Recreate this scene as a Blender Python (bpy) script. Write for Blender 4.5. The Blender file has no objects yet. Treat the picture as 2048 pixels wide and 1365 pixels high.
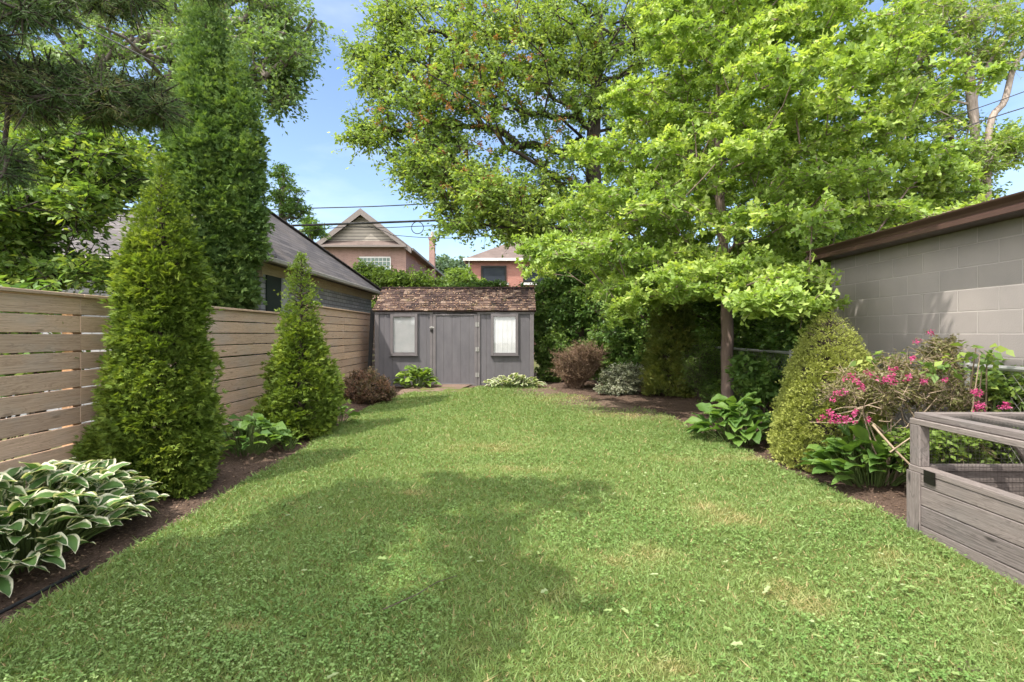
import bpy, math, random
import numpy as np
from mathutils import Vector, Matrix

# ------------------------------------------------------------------ camera, sky, sun
scene = bpy.context.scene
COL = scene.collection
CAMZ = 1.4
cam_d = bpy.data.cameras.new('camera')
cam = bpy.data.objects.new('camera', cam_d)
COL.objects.link(cam)
cam.location = (0, 0, CAMZ)
cam.rotation_euler = (math.radians(90), 0, 0)
cam_d.lens = 18.0
cam_d.sensor_width = 36.0
cam_d.shift_y = -14.5 / 2048
cam_d.clip_end = 2000
cam_d.clip_start = 0.05
scene.camera = cam

SUN = Vector((-0.485, -0.45, 1.0)).normalized()
world = bpy.data.worlds.new("World")
scene.world = world
world.use_nodes = True
wn = world.node_tree.nodes
wl = world.node_tree.links
wn.clear()
w_out = wn.new('ShaderNodeOutputWorld')
w_bg = wn.new('ShaderNodeBackground')
w_sky = wn.new('ShaderNodeTexSky')
w_sky.sky_type = 'NISHITA'
w_sky.sun_disc = False
w_sky.sun_elevation = math.asin(SUN.z)
w_sky.sun_rotation = math.atan2(SUN.x, SUN.y)
w_sky.air_density = 1.0
w_sky.dust_density = 1.0
w_sky.ozone_density = 1.6
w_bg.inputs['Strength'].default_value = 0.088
# thin drifting cloud veil in the sky
w_tc = wn.new('ShaderNodeTexCoord')
w_map = wn.new('ShaderNodeMapping')
w_map.inputs['Scale'].default_value = (1.6, 1.6, 5.0)
w_map.inputs['Location'].default_value = (0.35, 0.1, 0.12)
w_noise = wn.new('ShaderNodeTexNoise')
w_noise.inputs['Scale'].default_value = 2.2
w_noise.inputs['Detail'].default_value = 7
w_noise.inputs['Roughness'].default_value = 0.55
w_ramp = wn.new('ShaderNodeValToRGB')
w_ramp.color_ramp.elements[0].position = 0.46
w_ramp.color_ramp.elements[0].color = (0, 0, 0, 1)
w_ramp.color_ramp.elements[1].position = 1.0
w_ramp.color_ramp.elements[1].color = (0.5, 0.5, 0.5, 1)
w_mix = wn.new('ShaderNodeMixRGB')
w_mix.inputs['Color2'].default_value = (4.9, 5.4, 6.1, 1)
wl.new(w_tc.outputs['Generated'], w_map.inputs['Vector'])
wl.new(w_map.outputs['Vector'], w_noise.inputs['Vector'])
wl.new(w_noise.outputs['Fac'], w_ramp.inputs['Fac'])
wl.new(w_ramp.outputs['Color'], w_mix.inputs['Fac'])
wl.new(w_sky.outputs['Color'], w_mix.inputs['Color1'])
# unseen bright cloud bank, added on the sun's side behind the camera for fill
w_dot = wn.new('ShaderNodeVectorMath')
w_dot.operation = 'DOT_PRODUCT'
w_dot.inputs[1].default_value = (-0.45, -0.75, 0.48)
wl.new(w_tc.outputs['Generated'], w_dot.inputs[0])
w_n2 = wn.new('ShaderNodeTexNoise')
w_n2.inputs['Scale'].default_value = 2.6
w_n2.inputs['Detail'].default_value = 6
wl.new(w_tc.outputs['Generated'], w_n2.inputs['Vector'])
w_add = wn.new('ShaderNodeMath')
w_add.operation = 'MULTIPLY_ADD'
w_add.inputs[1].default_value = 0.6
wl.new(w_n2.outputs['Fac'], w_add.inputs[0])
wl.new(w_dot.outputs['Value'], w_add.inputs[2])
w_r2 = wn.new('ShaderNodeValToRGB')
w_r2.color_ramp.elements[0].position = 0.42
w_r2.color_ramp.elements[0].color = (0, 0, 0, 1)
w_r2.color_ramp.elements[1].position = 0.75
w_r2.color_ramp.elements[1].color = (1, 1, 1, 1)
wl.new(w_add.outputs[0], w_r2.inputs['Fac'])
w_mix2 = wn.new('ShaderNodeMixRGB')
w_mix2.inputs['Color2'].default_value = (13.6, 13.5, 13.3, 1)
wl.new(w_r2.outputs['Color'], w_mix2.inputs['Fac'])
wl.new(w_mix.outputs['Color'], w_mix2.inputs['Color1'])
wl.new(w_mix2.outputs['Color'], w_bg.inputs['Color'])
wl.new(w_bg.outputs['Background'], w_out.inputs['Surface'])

sun_d = bpy.data.lights.new('sun', 'SUN')
sun_d.energy = 2.25
sun_d.angle = math.radians(0.6)
sun_d.color = (1.0, 0.94, 0.84)
sun = bpy.data.objects.new('sun', sun_d)
COL.objects.link(sun)
sun.rotation_euler = SUN.to_track_quat('Z', 'Y').to_euler()

scene.view_settings.view_transform = 'Standard'
scene.view_settings.look = 'None'
scene.view_settings.exposure = 1.72
scene.view_settings.gamma = 1.0
scene.render.engine = 'CYCLES'
scene.cycles.max_bounces = 10
scene.cycles.diffuse_bounces = 6
scene.cycles.glossy_bounces = 2
scene.cycles.transmission_bounces = 7
scene.cycles.transparent_max_bounces = 8

# ------------------------------------------------------------------ helpers
F = 1024.0
HZ = 668.0


def P(px, py, d):
    """point at distance d in front of the viewpoint seen in direction (px, py) of the photograph"""
    return np.array(((px - 1024.0) / F * d, d, CAMZ + (HZ - py) / F * d))


def g(x, y):
    """ground height"""
    x = np.asarray(x, float)
    y = np.asarray(y, float)
    base = 0.02 * np.clip(y - 3.0, 0, 11)
    berm = 0.16 * np.clip((-2.75 - x) / 0.8, 0, 1) * np.clip((y - 3.5) / 4.0, 0, 1)
    berm2 = 0.08 * np.clip((x - 3.0) / 0.8, 0, 1)
    return base + berm + berm2


def lattice(seed, n=64):
    return np.random.RandomState(seed).rand(n, n)


_LAT = {}


def vnoise(x, y, scale=1.0, seed=0, octaves=3):
    x = np.asarray(x, float)
    y = np.asarray(y, float)
    tot = np.zeros(np.broadcast(x, y).shape)
    amp, s, norm = 1.0, scale, 0.0
    for o in range(octaves):
        k = seed * 13 + o
        if k not in _LAT:
            _LAT[k] = lattice(k)
        L = _LAT[k]
        X = x * s + 17.3 * o + 100
        Y = y * s + 9.1 * o + 100
        xi = np.floor(X).astype(int)
        yi = np.floor(Y).astype(int)
        fx = X - xi
        fy = Y - yi
        fx = fx * fx * (3 - 2 * fx)
        fy = fy * fy * (3 - 2 * fy)
        n = 64
        a = L[xi % n, yi % n]
        b = L[(xi + 1) % n, yi % n]
        c = L[xi % n, (yi + 1) % n]
        d = L[(xi + 1) % n, (yi + 1) % n]
        tot += amp * ((a * (1 - fx) + b * fx) * (1 - fy) + (c * (1 - fx) + d * fx) * fy)
        norm += amp
        amp *= 0.5
        s *= 2.1
    return tot / norm


def tag(o, label=None, cat=None, group=None, kind=None):
    if label:
        o['label'] = label
    if cat:
        o['category'] = cat
    if group:
        o['group'] = group
    if kind:
        o['kind'] = kind
    return o


def thing(name, label, cat, loc=(0, 0, 0), group=None):
    o = bpy.data.objects.new(name, None)
    o.empty_display_size = 0.1
    COL.objects.link(o)
    o.location = tuple(float(v) for v in loc)
    tag(o, label, cat, group)
    return o


def link(name, me, parent=None):
    o = bpy.data.objects.new(name, me)
    COL.objects.link(o)
    if parent is not None:
        o.parent = parent
        # geometry is written in world coordinates: cancel the parents' offset
        off = Vector((0, 0, 0))
        p = parent
        while p is not None:
            off += Vector(p.location)
            p = p.parent
        if off.length > 0:
            me.transform(Matrix.Translation(-off))
    return o


def npmesh(name, V, faces, m, parent=None, tint=None, smooth=False, uv=None):
    """faces: list of int arrays (M,k)"""
    me = bpy.data.meshes.new(name)
    V = np.asarray(V, np.float32)
    me.vertices.add(len(V))
    me.vertices.foreach_set('co', V.ravel())
    tot = sum(f.size for f in faces)
    npoly = sum(len(f) for f in faces)
    me.loops.add(tot)
    me.polygons.add(npoly)
    li = np.concatenate([f.ravel() for f in faces]).astype(np.int32)
    me.loops.foreach_set('vertex_index', li)
    sizes = np.concatenate([np.full(len(f), f.shape[1]) for f in faces])
    starts = np.concatenate([[0], np.cumsum(sizes)[:-1]]).astype(np.int32)
    me.polygons.foreach_set('loop_start', starts)
    if smooth:
        me.polygons.foreach_set('use_smooth', np.ones(npoly, bool))
    if tint is not None:
        a = me.color_attributes.new('tint', 'FLOAT_COLOR', 'POINT')
        t = np.asarray(tint, np.float32)
        if t.ndim == 1:
            t = np.stack([t, t, t], 1)
        t4 = np.ones((len(t), 4), np.float32)
        t4[:, :3] = t
        a.data.foreach_set('color', t4.ravel())
    if uv is not None:
        u = me.uv_layers.new(name='UVMap')
        u.data.foreach_set('uv', np.asarray(uv, np.float32)[li].ravel())
    me.update(calc_edges=True)
    me.validate()
    me.materials.append(m)
    return link(name, me, parent)


class MB:
    """collects polygons of one mesh; each with planar uv in metres"""

    def __init__(s):
        s.v, s.f, s.t, s.uvs = [], [], [], []
        s.tint = 0.5

    def poly(s, pts, uvdir=None, tint=None):
        n0 = len(s.v)
        s.v += [tuple(float(c) for c in p) for p in pts]
        s.f.append(list(range(n0, n0 + len(pts))))
        s.t += [s.tint if tint is None else tint] * len(pts)
        a, b, c = (Vector(pts[0]), Vector(pts[1]), Vector(pts[2]))
        n = (b - a).cross(c - b)
        if n.length < 1e-9:
            n = Vector((0, 0, 1))
        n.normalize()
        if uvdir is None:
            u = Vector((0, 0, 1)).cross(n)
            u = u.normalized() if u.length > 1e-3 else Vector((1, 0, 0))
        else:
            u = Vector(uvdir)
            u = (u - n * u.dot(n))
            u = u.normalized() if u.length > 1e-3 else Vector((1, 0, 0)).cross(n)
        w = n.cross(u)
        s.uvs += [(Vector(p).dot(u), Vector(p).dot(w)) for p in pts]

    def box(s, a, b, grain=None, tint=None):
        x0, y0, z0 = (min(a[i], b[i]) for i in range(3))
        x1, y1, z1 = (max(a[i], b[i]) for i in range(3))
        s.hexa([(x0, y0, z0), (x1, y0, z0), (x1, y1, z0), (x0, y1, z0),
                (x0, y0, z1), (x1, y0, z1), (x1, y1, z1), (x0, y1, z1)], grain, tint)

    def hexa(s, c, grain=None, tint=None):
        for f in ((0, 3, 2, 1), (4, 5, 6, 7), (0, 1, 5, 4), (1, 2, 6, 5), (2, 3, 7, 6), (3, 0, 4, 7)):
            s.poly([c[i] for i in f], grain, tint)

    def bar(s, p, q, w, h, up=(0, 0, 1), tint=None):
        """rectangular bar from p to q"""
        p, q = Vector(p), Vector(q)
        d = (q - p).normalized()
        up = Vector(up)
        sd = d.cross(up).normalized()
        u2 = sd.cross(d).normalized()
        c = []
        for base in (p, q):
            for (a, b) in ((-1, -1), (1, -1), (1, 1), (-1, 1)):
                c.append(base + sd * (a * w / 2) + u2 * (b * h / 2))
        s.hexa([c[0], c[1], c[2], c[3], c[4], c[5], c[6], c[7]], d, tint)

    def tube(s, pts, r, n=8, cap=True):
        pts = [Vector(p) for p in pts]
        rs = r if isinstance(r, (list, tuple)) else [r] * len(pts)
        rings = []
        for i, p in enumerate(pts):
            d = (pts[min(i + 1, len(pts) - 1)] - pts[max(i - 1, 0)]).normalized()
            a = d.cross(Vector((0, 0, 1)))
            if a.length < 0.05:
                a = d.cross(Vector((1, 0, 0)))
            a.normalize()
            b = d.cross(a)
            rings.append([p + (a * math.cos(2 * math.pi * k / n) + b * math.sin(2 * math.pi * k / n)) * rs[i] for k in range(n)])
        for i in range(len(rings) - 1):
            for k in range(n):
                s.poly([rings[i][k], rings[i][(k + 1) % n], rings[i + 1][(k + 1) % n], rings[i + 1][k]], pts[i + 1] - pts[i])
        if cap:
            s.poly(rings[0])
            s.poly(rings[-1][::-1])

    def prism(s, prof, axis_from, axis_to, mapf):
        """extrude a 2D profile; mapf(u, v, t) -> point"""
        n = len(prof)
        for i in range(n):
            a, b = prof[i], prof[(i + 1) % n]
            s.poly([mapf(a[0], a[1], axis_from), mapf(b[0], b[1], axis_from), mapf(b[0], b[1], axis_to), mapf(a[0], a[1], axis_to)])
        s.poly([mapf(p[0], p[1], axis_from) for p in prof][::-1])
        s.poly([mapf(p[0], p[1], axis_to) for p in prof])

    def build(s, name, m, parent=None, bevel=0, smooth=False):
        me = bpy.data.meshes.new(name)
        me.from_pydata(s.v, [], s.f)
        uvl = me.uv_layers.new(name='UVMap')
        li = [i for f in s.f for i in f]
        uvl.data.foreach_set('uv', np.array([s.uvs[i] for i in li], np.float32).ravel())
        a = me.color_attributes.new('tint', 'FLOAT_COLOR', 'POINT')
        t = np.ones((len(s.t), 4), np.float32)
        t[:, :3] = np.array(s.t, np.float32)[:, None]
        a.data.foreach_set('color', t.ravel())
        me.update()
        import bmesh
        bm = bmesh.new()
        bm.from_mesh(me)
        bmesh.ops.remove_doubles(bm, verts=bm.verts, dist=1e-6) if bevel or smooth else None
        bmesh.ops.recalc_face_normals(bm, faces=bm.faces)
        bm.to_mesh(me)
        bm.free()
        if smooth:
            for p in me.polygons:
                p.use_smooth = True
        me.materials.append(m)
        o = link(name, me, parent)
        if bevel:
            b = o.modifiers.new('bevel', 'BEVEL')
            b.width = bevel
            b.segments = 1
            b.limit_method = 'ANGLE'
        return o


# ------------------------------------------------------------------ materials
MATS = {}


class NT:
    def __init__(s, name):
        s.m = bpy.data.materials.new(name)
        s.m.use_nodes = True
        s.n = s.m.node_tree.nodes
        s.l = s.m.node_tree.links
        s.n.clear()
        s.out = s.n.new('ShaderNodeOutputMaterial')
        s.p = s.n.new('ShaderNodeBsdfPrincipled')
        s.l.new(s.p.outputs[0], s.out.inputs[0])

    def node(s, t, **kw):
        n = s.n.new(t)
        for k, v in kw.items():
            if k.startswith('_'):
                setattr(n, k[1:], v)
            else:
                key = k.replace('_', ' ')
                s.set(n, key, v)
        return n

    def set(s, n, key, v):
        inp = n.inputs[int(key[3:])] if key.startswith('in ') else n.inputs[key]
        if hasattr(v, 'is_linked') or isinstance(v, bpy.types.NodeSocket):
            s.l.new(v, inp)
        else:
            inp.default_value = v

    def coord(s, kind='Object', scale=(1, 1, 1), loc=(0, 0, 0), rot=(0, 0, 0)):
        tc = s.n.new('ShaderNodeTexCoord')
        mp = s.n.new('ShaderNodeMapping')
        mp.inputs['Scale'].default_value = scale
        mp.inputs['Location'].default_value = loc
        mp.inputs['Rotation'].default_value = rot
        s.l.new(tc.outputs[kind], mp.inputs['Vector'])
        return mp.outputs['Vector']

    def noise(s, vec, scale, detail=4, rough=0.55, dist=0):
        n = s.n.new('ShaderNodeTexNoise')
        s.l.new(vec, n.inputs['Vector'])
        n.inputs['Scale'].default_value = scale
        n.inputs['Detail'].default_value = detail
        n.inputs['Roughness'].default_value = rough
        n.inputs['Distortion'].default_value = dist
        return n.outputs['Fac']

    def ramp(s, fac, stops):
        r = s.n.new('ShaderNodeValToRGB')
        e = r.color_ramp.elements
        while len(e) < len(stops):
            e.new(0.5)
        for i, (p, c) in enumerate(stops):
            e[i].position = p
            c = c if isinstance(c, (tuple, list)) else (c, c, c)
            e[i].color = tuple(c)[:3] + (1,)
        s.l.new(fac, r.inputs['Fac'])
        return r.outputs['Color']

    def mix(s, fac, a, b, mode='MIX'):
        n = s.n.new('ShaderNodeMixRGB')
        n.blend_type = mode
        for k, v in (('Fac', fac), ('Color1', a), ('Color2', b)):
            if isinstance(v, bpy.types.NodeSocket):
                s.l.new(v, n.inputs[k])
            else:
                n.inputs[k].default_value = v if k == 'Fac' else tuple(v)[:3] + (1,)
        return n.outputs['Color']

    def math(s, op, a, b=0.0, clamp=False):
        n = s.n.new('ShaderNodeMath')
        n.operation = op
        n.use_clamp = clamp
        for i, v in enumerate((a, b)):
            if isinstance(v, bpy.types.NodeSocket):
                s.l.new(v, n.inputs[i])
            else:
                n.inputs[i].default_value = v
        return n.outputs[0]

    def attr(s, name='tint'):
        a = s.n.new('ShaderNodeAttribute')
        a.attribute_name = name
        sep = s.n.new('ShaderNodeSeparateColor')
        s.l.new(a.outputs['Color'], sep.inputs[0])
        return sep.outputs[0], sep.outputs[1], sep.outputs[2]

    def bump(s, h, strength=0.3, dist=0.01):
        b = s.n.new('ShaderNodeBump')
        b.inputs['Strength'].default_value = strength
        b.inputs['Distance'].default_value = dist
        s.l.new(h, b.inputs['Height'])
        s.l.new(b.outputs['Normal'], s.p.inputs['Normal'])
        return b

    def col(s, c):
        if isinstance(c, bpy.types.NodeSocket):
            s.l.new(c, s.p.inputs['Base Color'])
        else:
            s.p.inputs['Base Color'].default_value = tuple(c)[:3] + (1,)

    def rough(s, r, spec=None):
        s.p.inputs['Roughness'].default_value = r
        if spec is not None:
            s.p.inputs['Specular IOR Level'].default_value = spec


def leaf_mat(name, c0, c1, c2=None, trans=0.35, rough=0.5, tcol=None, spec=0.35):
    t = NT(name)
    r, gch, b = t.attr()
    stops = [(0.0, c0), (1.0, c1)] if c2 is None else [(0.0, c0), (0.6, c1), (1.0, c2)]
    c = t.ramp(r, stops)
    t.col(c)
    t.rough(rough, spec)
    tr = t.n.new('ShaderNodeBsdfTranslucent')
    cc = t.mix(1.0, c, tcol or (1.35, 1.35, 0.55), 'MULTIPLY')
    t.l.new(cc, tr.inputs['Color'])
    mx = t.n.new('ShaderNodeMixShader')
    mx.inputs[0].default_value = trans
    t.l.new(t.p.outputs[0], mx.inputs[1])
    t.l.new(tr.outputs[0], mx.inputs[2])
    t.l.new(mx.outputs[0], t.out.inputs[0])
    return t.m


def hosta_mat(name, c0, c1, margin=None, m0=0.62, m1=0.78, trans=0.3):
    """green channel = distance towards the margin, blue = along the leaf, red = random"""
    t = NT(name)
    r, ed, al = t.attr()
    c = t.ramp(r, [(0, c0), (1, c1)])
    vec = t.coord('UV')
    if margin:
        nz = t.noise(vec, 3.5, 3)
        e = t.math('ADD', ed, t.math('MULTIPLY', t.math('SUBTRACT', nz, 0.5), 0.45))
        k = t.ramp(e, [(m0, 0.0), (m1, 1.0)])
        c = t.mix(k, c, margin)
    t.col(c)
    t.rough(0.42, 0.4)
    w = t.n.new('ShaderNodeTexWave')
    w.bands_direction = 'X'
    w.inputs['Scale'].default_value = 2.6
    w.inputs['Distortion'].default_value = 0.0
    t.l.new(vec, w.inputs['Vector'])
    t.bump(w.outputs['Fac'], 0.35, 0.006)
    tr = t.n.new('ShaderNodeBsdfTranslucent')
    t.l.new(t.mix(1.0, c, (1.3, 1.3, 0.6), 'MULTIPLY'), tr.inputs['Color'])
    mx = t.n.new('ShaderNodeMixShader')
    mx.inputs[0].default_value = trans
    t.l.new(t.p.outputs[0], mx.inputs[1])
    t.l.new(tr.outputs[0], mx.inputs[2])
    t.l.new(mx.outputs[0], t.out.inputs[0])
    return t.m


def bark_mat(name, c0, c1, scale=30, bump=0.6):
    t = NT(name)
    v = t.coord('Object', (1, 1, 0.18))
    n = t.noise(v, scale, 5, 0.65)
    n2 = t.noise(t.coord('Object', (1, 1, 1)), 3.5, 3)
    c = t.ramp(n, [(0.3, c0), (0.7, c1)])
    c = t.mix(t.math('MULTIPLY', n2, 0.5), c, c0)
    t.col(c)
    t.rough(0.9, 0.2)
    t.bump(n, bump, 0.012)
    return t.m


def plain_mat(name, c, rough=0.7, metal=0.0, var=0.12, scale=9.0, bump=0.08):
    t = NT(name)
    v = t.coord('Object')
    n = t.noise(v, scale, 5)
    d = tuple(x * (1 - var) for x in c)
    e = tuple(min(1, x * (1 + var)) for x in c)
    t.col(t.ramp(n, [(0.3, d), (0.7, e)]))
    t.rough(rough, 0.35)
    t.p.inputs['Metallic'].default_value = metal
    if bump:
        t.bump(t.noise(v, scale * 12, 3), bump, 0.004)
    return t.m


def wood_mat(name, c_dark, c_mid, c_light, grain=1.0, knots=0.7, rough=0.75):
    """grain runs along u of the UV map; tint.r varies each board"""
    t = NT(name)
    r, _, _ = t.attr()
    uv = t.coord('UV')
    comb = t.n.new('ShaderNodeCombineXYZ')
    sep = t.n.new('ShaderNodeSeparateXYZ')
    t.l.new(uv, sep.inputs[0])
    off = t.math('MULTIPLY', r, 37.0)
    t.l.new(t.math('MULTIPLY', sep.outputs[0], 1.0), comb.inputs[0])
    t.l.new(t.math('MULTIPLY', sep.outputs[1], 9.0), comb.inputs[1])
    t.l.new(off, comb.inputs[2])
    n1 = t.noise(comb.outputs[0], 1.6 * grain, 4, 0.6, 1.2)
    # fine fibres
    comb2 = t.n.new('ShaderNodeCombineXYZ')
    t.l.new(t.math('MULTIPLY', sep.outputs[0], 3.0), comb2.inputs[0])
    t.l.new(t.math('MULTIPLY', sep.outputs[1], 160.0), comb2.inputs[1])
    t.l.new(off, comb2.inputs[2])
    n2 = t.noise(comb2.outputs[0], 1.0, 4, 0.7)
    # growth rings as bands of the first noise
    ring = t.math('SINE', t.math('MULTIPLY', n1, 46.0))
    ring = t.math('ADD', t.math('MULTIPLY', ring, 0.5), 0.5)
    c = t.ramp(ring, [(0.0, c_mid), (0.75, c_light), (1.0, c_dark)])
    c = t.mix(0.55, c, t.ramp(n2, [(0.35, c_dark), (0.62, c_light)]))
    c = t.mix(1.0, c, t.ramp(r, [(0.0, (0.82, 0.81, 0.82)), (1.0, (1.1, 1.07, 1.04))]), 'MULTIPLY')
    # grey weather stains
    st = t.noise(t.coord('Object', (1, 1, 2.5)), 1.7, 5, 0.6)
    c = t.mix(t.ramp(st, [(0.5, 0.0), (0.8, 0.45)]), c, tuple(0.9 * (0.3 * c_mid[0] + 0.5 * c_mid[1] + 0.2 * c_mid[2]) + 0.02 for _ in range(3)))
    # knots
    if knots:
        kv = t.coord('UV', (1.0, 3.4, 1))
        add = t.n.new('ShaderNodeVectorMath')
        add.operation = 'ADD'
        t.l.new(kv, add.inputs[0])
        cx = t.n.new('ShaderNodeCombineXYZ')
        t.l.new(off, cx.inputs[0])
        t.l.new(off, cx.inputs[1])
        t.l.new(cx.outputs[0], add.inputs[1])
        vo = t.n.new('ShaderNodeTexVoronoi')
        vo.voronoi_dimensions = '2D'
        vo.inputs['Scale'].default_value = 1.0
        t.l.new(add.outputs[0], vo.inputs['Vector'])
        k = t.ramp(vo.outputs['Distance'], [(0.02, 1.0), (0.05, 0.0)])
        c = t.mix(t.math('MULTIPLY', k, knots), c, tuple(x * 0.35 for x in c_dark))
    t.col(c)
    t.rough(rough, 0.25)
    t.bump(n2, 0.35, 0.003)
    return t.m


def brick_mat(name, c1, c2, mortar, bw, bh, msize, rough=0.85, bump=0.5, var=None, squash=1.0, mdark=None, loc=(0, 0, 0), offset=0.5, smooth=0.1):
    t = NT(name)
    v = t.coord('UV', (1, 1, 1), loc)
    # waver a little so that courses are not ruled
    b = t.n.new('ShaderNodeTexBrick')
    t.l.new(v, b.inputs['Vector'])
    b.offset = offset
    b.inputs['Scale'].default_value = 1.0
    b.inputs['Brick Width'].default_value = bw
    b.inputs['Row Height'].default_value = bh
    b.inputs['Mortar Size'].default_value = msize
    b.inputs['Mortar Smooth'].default_value = smooth
    b.inputs['Bias'].default_value = 0.0
    b.inputs['Color1'].default_value = tuple(c1) + (1,)
    b.inputs['Color2'].default_value = tuple(c2) + (1,)
    b.inputs['Mortar'].default_value = tuple(mortar) + (1,)
    n = t.noise(t.coord('Object'), 1.2, 6, 0.6)
    c = t.mix(1.0, b.outputs['Color'], t.ramp(n, [(0.3, (0.86, 0.86, 0.87)), (0.7, (1.1, 1.08, 1.06))]), 'MULTIPLY')
    if var:
        n3 = t.noise(t.coord('Object'), 0.7, 5, 0.7)
        c = t.mix(t.ramp(n3, [(0.5, 0.0), (0.75, 0.7)]), c, var)
    t.col(c)
    t.rough(rough, 0.3)
    n2 = t.noise(t.coord('Object'), 70, 4, 0.6)
    h = t.math('ADD', t.math('MULTIPLY', b.outputs['Fac'], -1.0), t.math('MULTIPLY', n2, 0.25))
    t.bump(h, bump, 0.008)
    return t.m


# ------------------------------------------------------------------ leaf templates (x along, y across, z normal)
TPL = {
    'kite': (np.array([[0, 0, 0], [.42, .5, .07], [1, 0, -.06], [.42, -.5, .07]]), [np.array([[0, 1, 2, 3]])]),
    'oval': (np.array([[0, 0, 0], [.3, .47, .1], [.72, .4, .05], [1, 0, -.12], [.72, -.4, .05], [.3, -.47, .1], [.5, 0, 0]]),
             [np.array([[0, 6, 2, 1], [6, 3, 2, 2][:4], [0, 5, 4, 6]])[[0, 2]], np.array([[6, 3, 2], [6, 4, 3]])]),
    'fan': (np.array([[0, 0, 0], [.35, .1, 0], [.82, .6, .12], [1.0, .28, .02], [.88, 0, .0], [1.0, -.28, .02], [.82, -.6, .12], [.35, -.1, 0]]),
            [np.array([[1, 4, 3, 2], [1, 6, 5, 4]]), np.array([[0, 7, 1], [1, 7, 6]])]),
    'needle': (np.array([[0, -.5, 0], [0, .5, 0], [1, 0, 0]]), [np.array([[0, 1, 2]])]),
    'lobed': (np.array([[0, 0, 0], [.1, .5, .05], [.45, .28, .03], [.6, .55, .02], [1, 0, -.08], [.6, -.55, .02], [.45, -.28, .03], [.1, -.5, .05]]),
              [np.array([[0, 2, 1], [0, 7, 6]]), np.array([[0, 4, 3, 2], [0, 6, 5, 4]])]),
}


def norm(a):
    return a / np.maximum(np.linalg.norm(a, axis=-1, keepdims=True), 1e-9)


class Leaves:
    def __init__(s, shape='kite'):
        s.T, s.F = TPL[shape]
        s.parts = []

    def add(s, pos, d, up, L, W, tint):
        s.parts.append((np.asarray(pos, float), norm(np.asarray(d, float)), np.asarray(up, float),
                        np.broadcast_to(np.asarray(L, float), (len(pos),)), np.broadcast_to(np.asarray(W, float), (len(pos),)),
                        np.broadcast_to(np.asarray(tint, float), (len(pos),))))

    def count(s):
        return sum(len(p[0]) for p in s.parts)

    def build(s, name, m, parent=None):
        pos, d, up, L, W, ti = (np.concatenate([p[i] for p in s.parts]) for i in range(6))
        sd = norm(np.cross(up, d))
        nn = np.cross(d, sd)
        T = s.T
        V = (pos[:, None, :] + d[:, None, :] * (T[None, :, 0:1] * L[:, None, None]) +
             sd[:, None, :] * (T[None, :, 1:2] * W[:, None, None]) + nn[:, None, :] * (T[None, :, 2:3] * L[:, None, None]))
        n = len(pos)
        k = len(T)
        faces = []
        for f in s.F:
            ff = (f[None, :, :] + (np.arange(n) * k)[:, None, None]).reshape(-1, f.shape[1])
            faces.append(ff)
        return npmesh(name, V.reshape(-1, 3), faces, m, parent, np.clip(np.repeat(ti, k), 0, 1))


class Tubes:
    def __init__(s):
        s.a, s.b, s.ra, s.rb = [], [], [], []

    def seg(s, a, b, ra, rb):
        s.a.append(np.atleast_2d(a)); s.b.append(np.atleast_2d(b))
        s.ra.append(np.atleast_1d(ra)); s.rb.append(np.atleast_1d(rb))

    def build(s, name, m, parent=None, n=6):
        A, B = np.concatenate(s.a), np.concatenate(s.b)
        ra, rb = np.concatenate([np.asarray(x, float) for x in s.ra]), np.concatenate([np.asarray(x, float) for x in s.rb])
        d = norm(B - A)
        ref = np.where(np.abs(d[:, 2:3]) < 0.9, np.array([[0, 0, 1.0]]), np.array([[1.0, 0, 0]]))
        u = norm(np.cross(d, ref))
        w = np.cross(d, u)
        ang = np.arange(n) * 2 * np.pi / n
        ring = u[:, None, :] * np.cos(ang)[None, :, None] + w[:, None, :] * np.sin(ang)[None, :, None]
        VA = A[:, None, :] + ring * ra[:, None, None]
        VB = (B + d * rb[:, None] * 0.4)[:, None, :] + ring * rb[:, None, None]
        V = np.concatenate([VA, VB], 1).reshape(-1, 3)
        N = len(A)
        k = np.arange(n)
        f = np.stack([k, (k + 1) % n, n + (k + 1) % n, n + k], 1)
        ff = (f[None] + (np.arange(N) * 2 * n)[:, None, None]).reshape(-1, 4)
        return npmesh(name, V, [ff], m, parent, np.full(len(V), .5), smooth=True)


def ell_points(rng, ells, n):
    """clump centres inside ellipsoids given as (px, py, dist, rpx, rpy, rdepth, weight)"""
    w = np.array([e[6] for e in ells], float)
    w /= w.sum()
    out = []
    for e, c in zip(ells, rng.multinomial(n, w)):
        if c == 0:
            continue
        d = norm(rng.normal(size=(c, 3)))
        r = rng.rand(c, 1) ** 0.42
        q = d * r
        dist = e[2] + q[:, 2] * e[5]
        px = e[0] + q[:, 0] * e[3]
        py = e[1] + q[:, 1] * e[4]
        out.append(np.stack([(px - 1024) / F * dist, dist, CAMZ + (HZ - py) / F * dist], 1))
    return np.concatenate(out)


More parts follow.
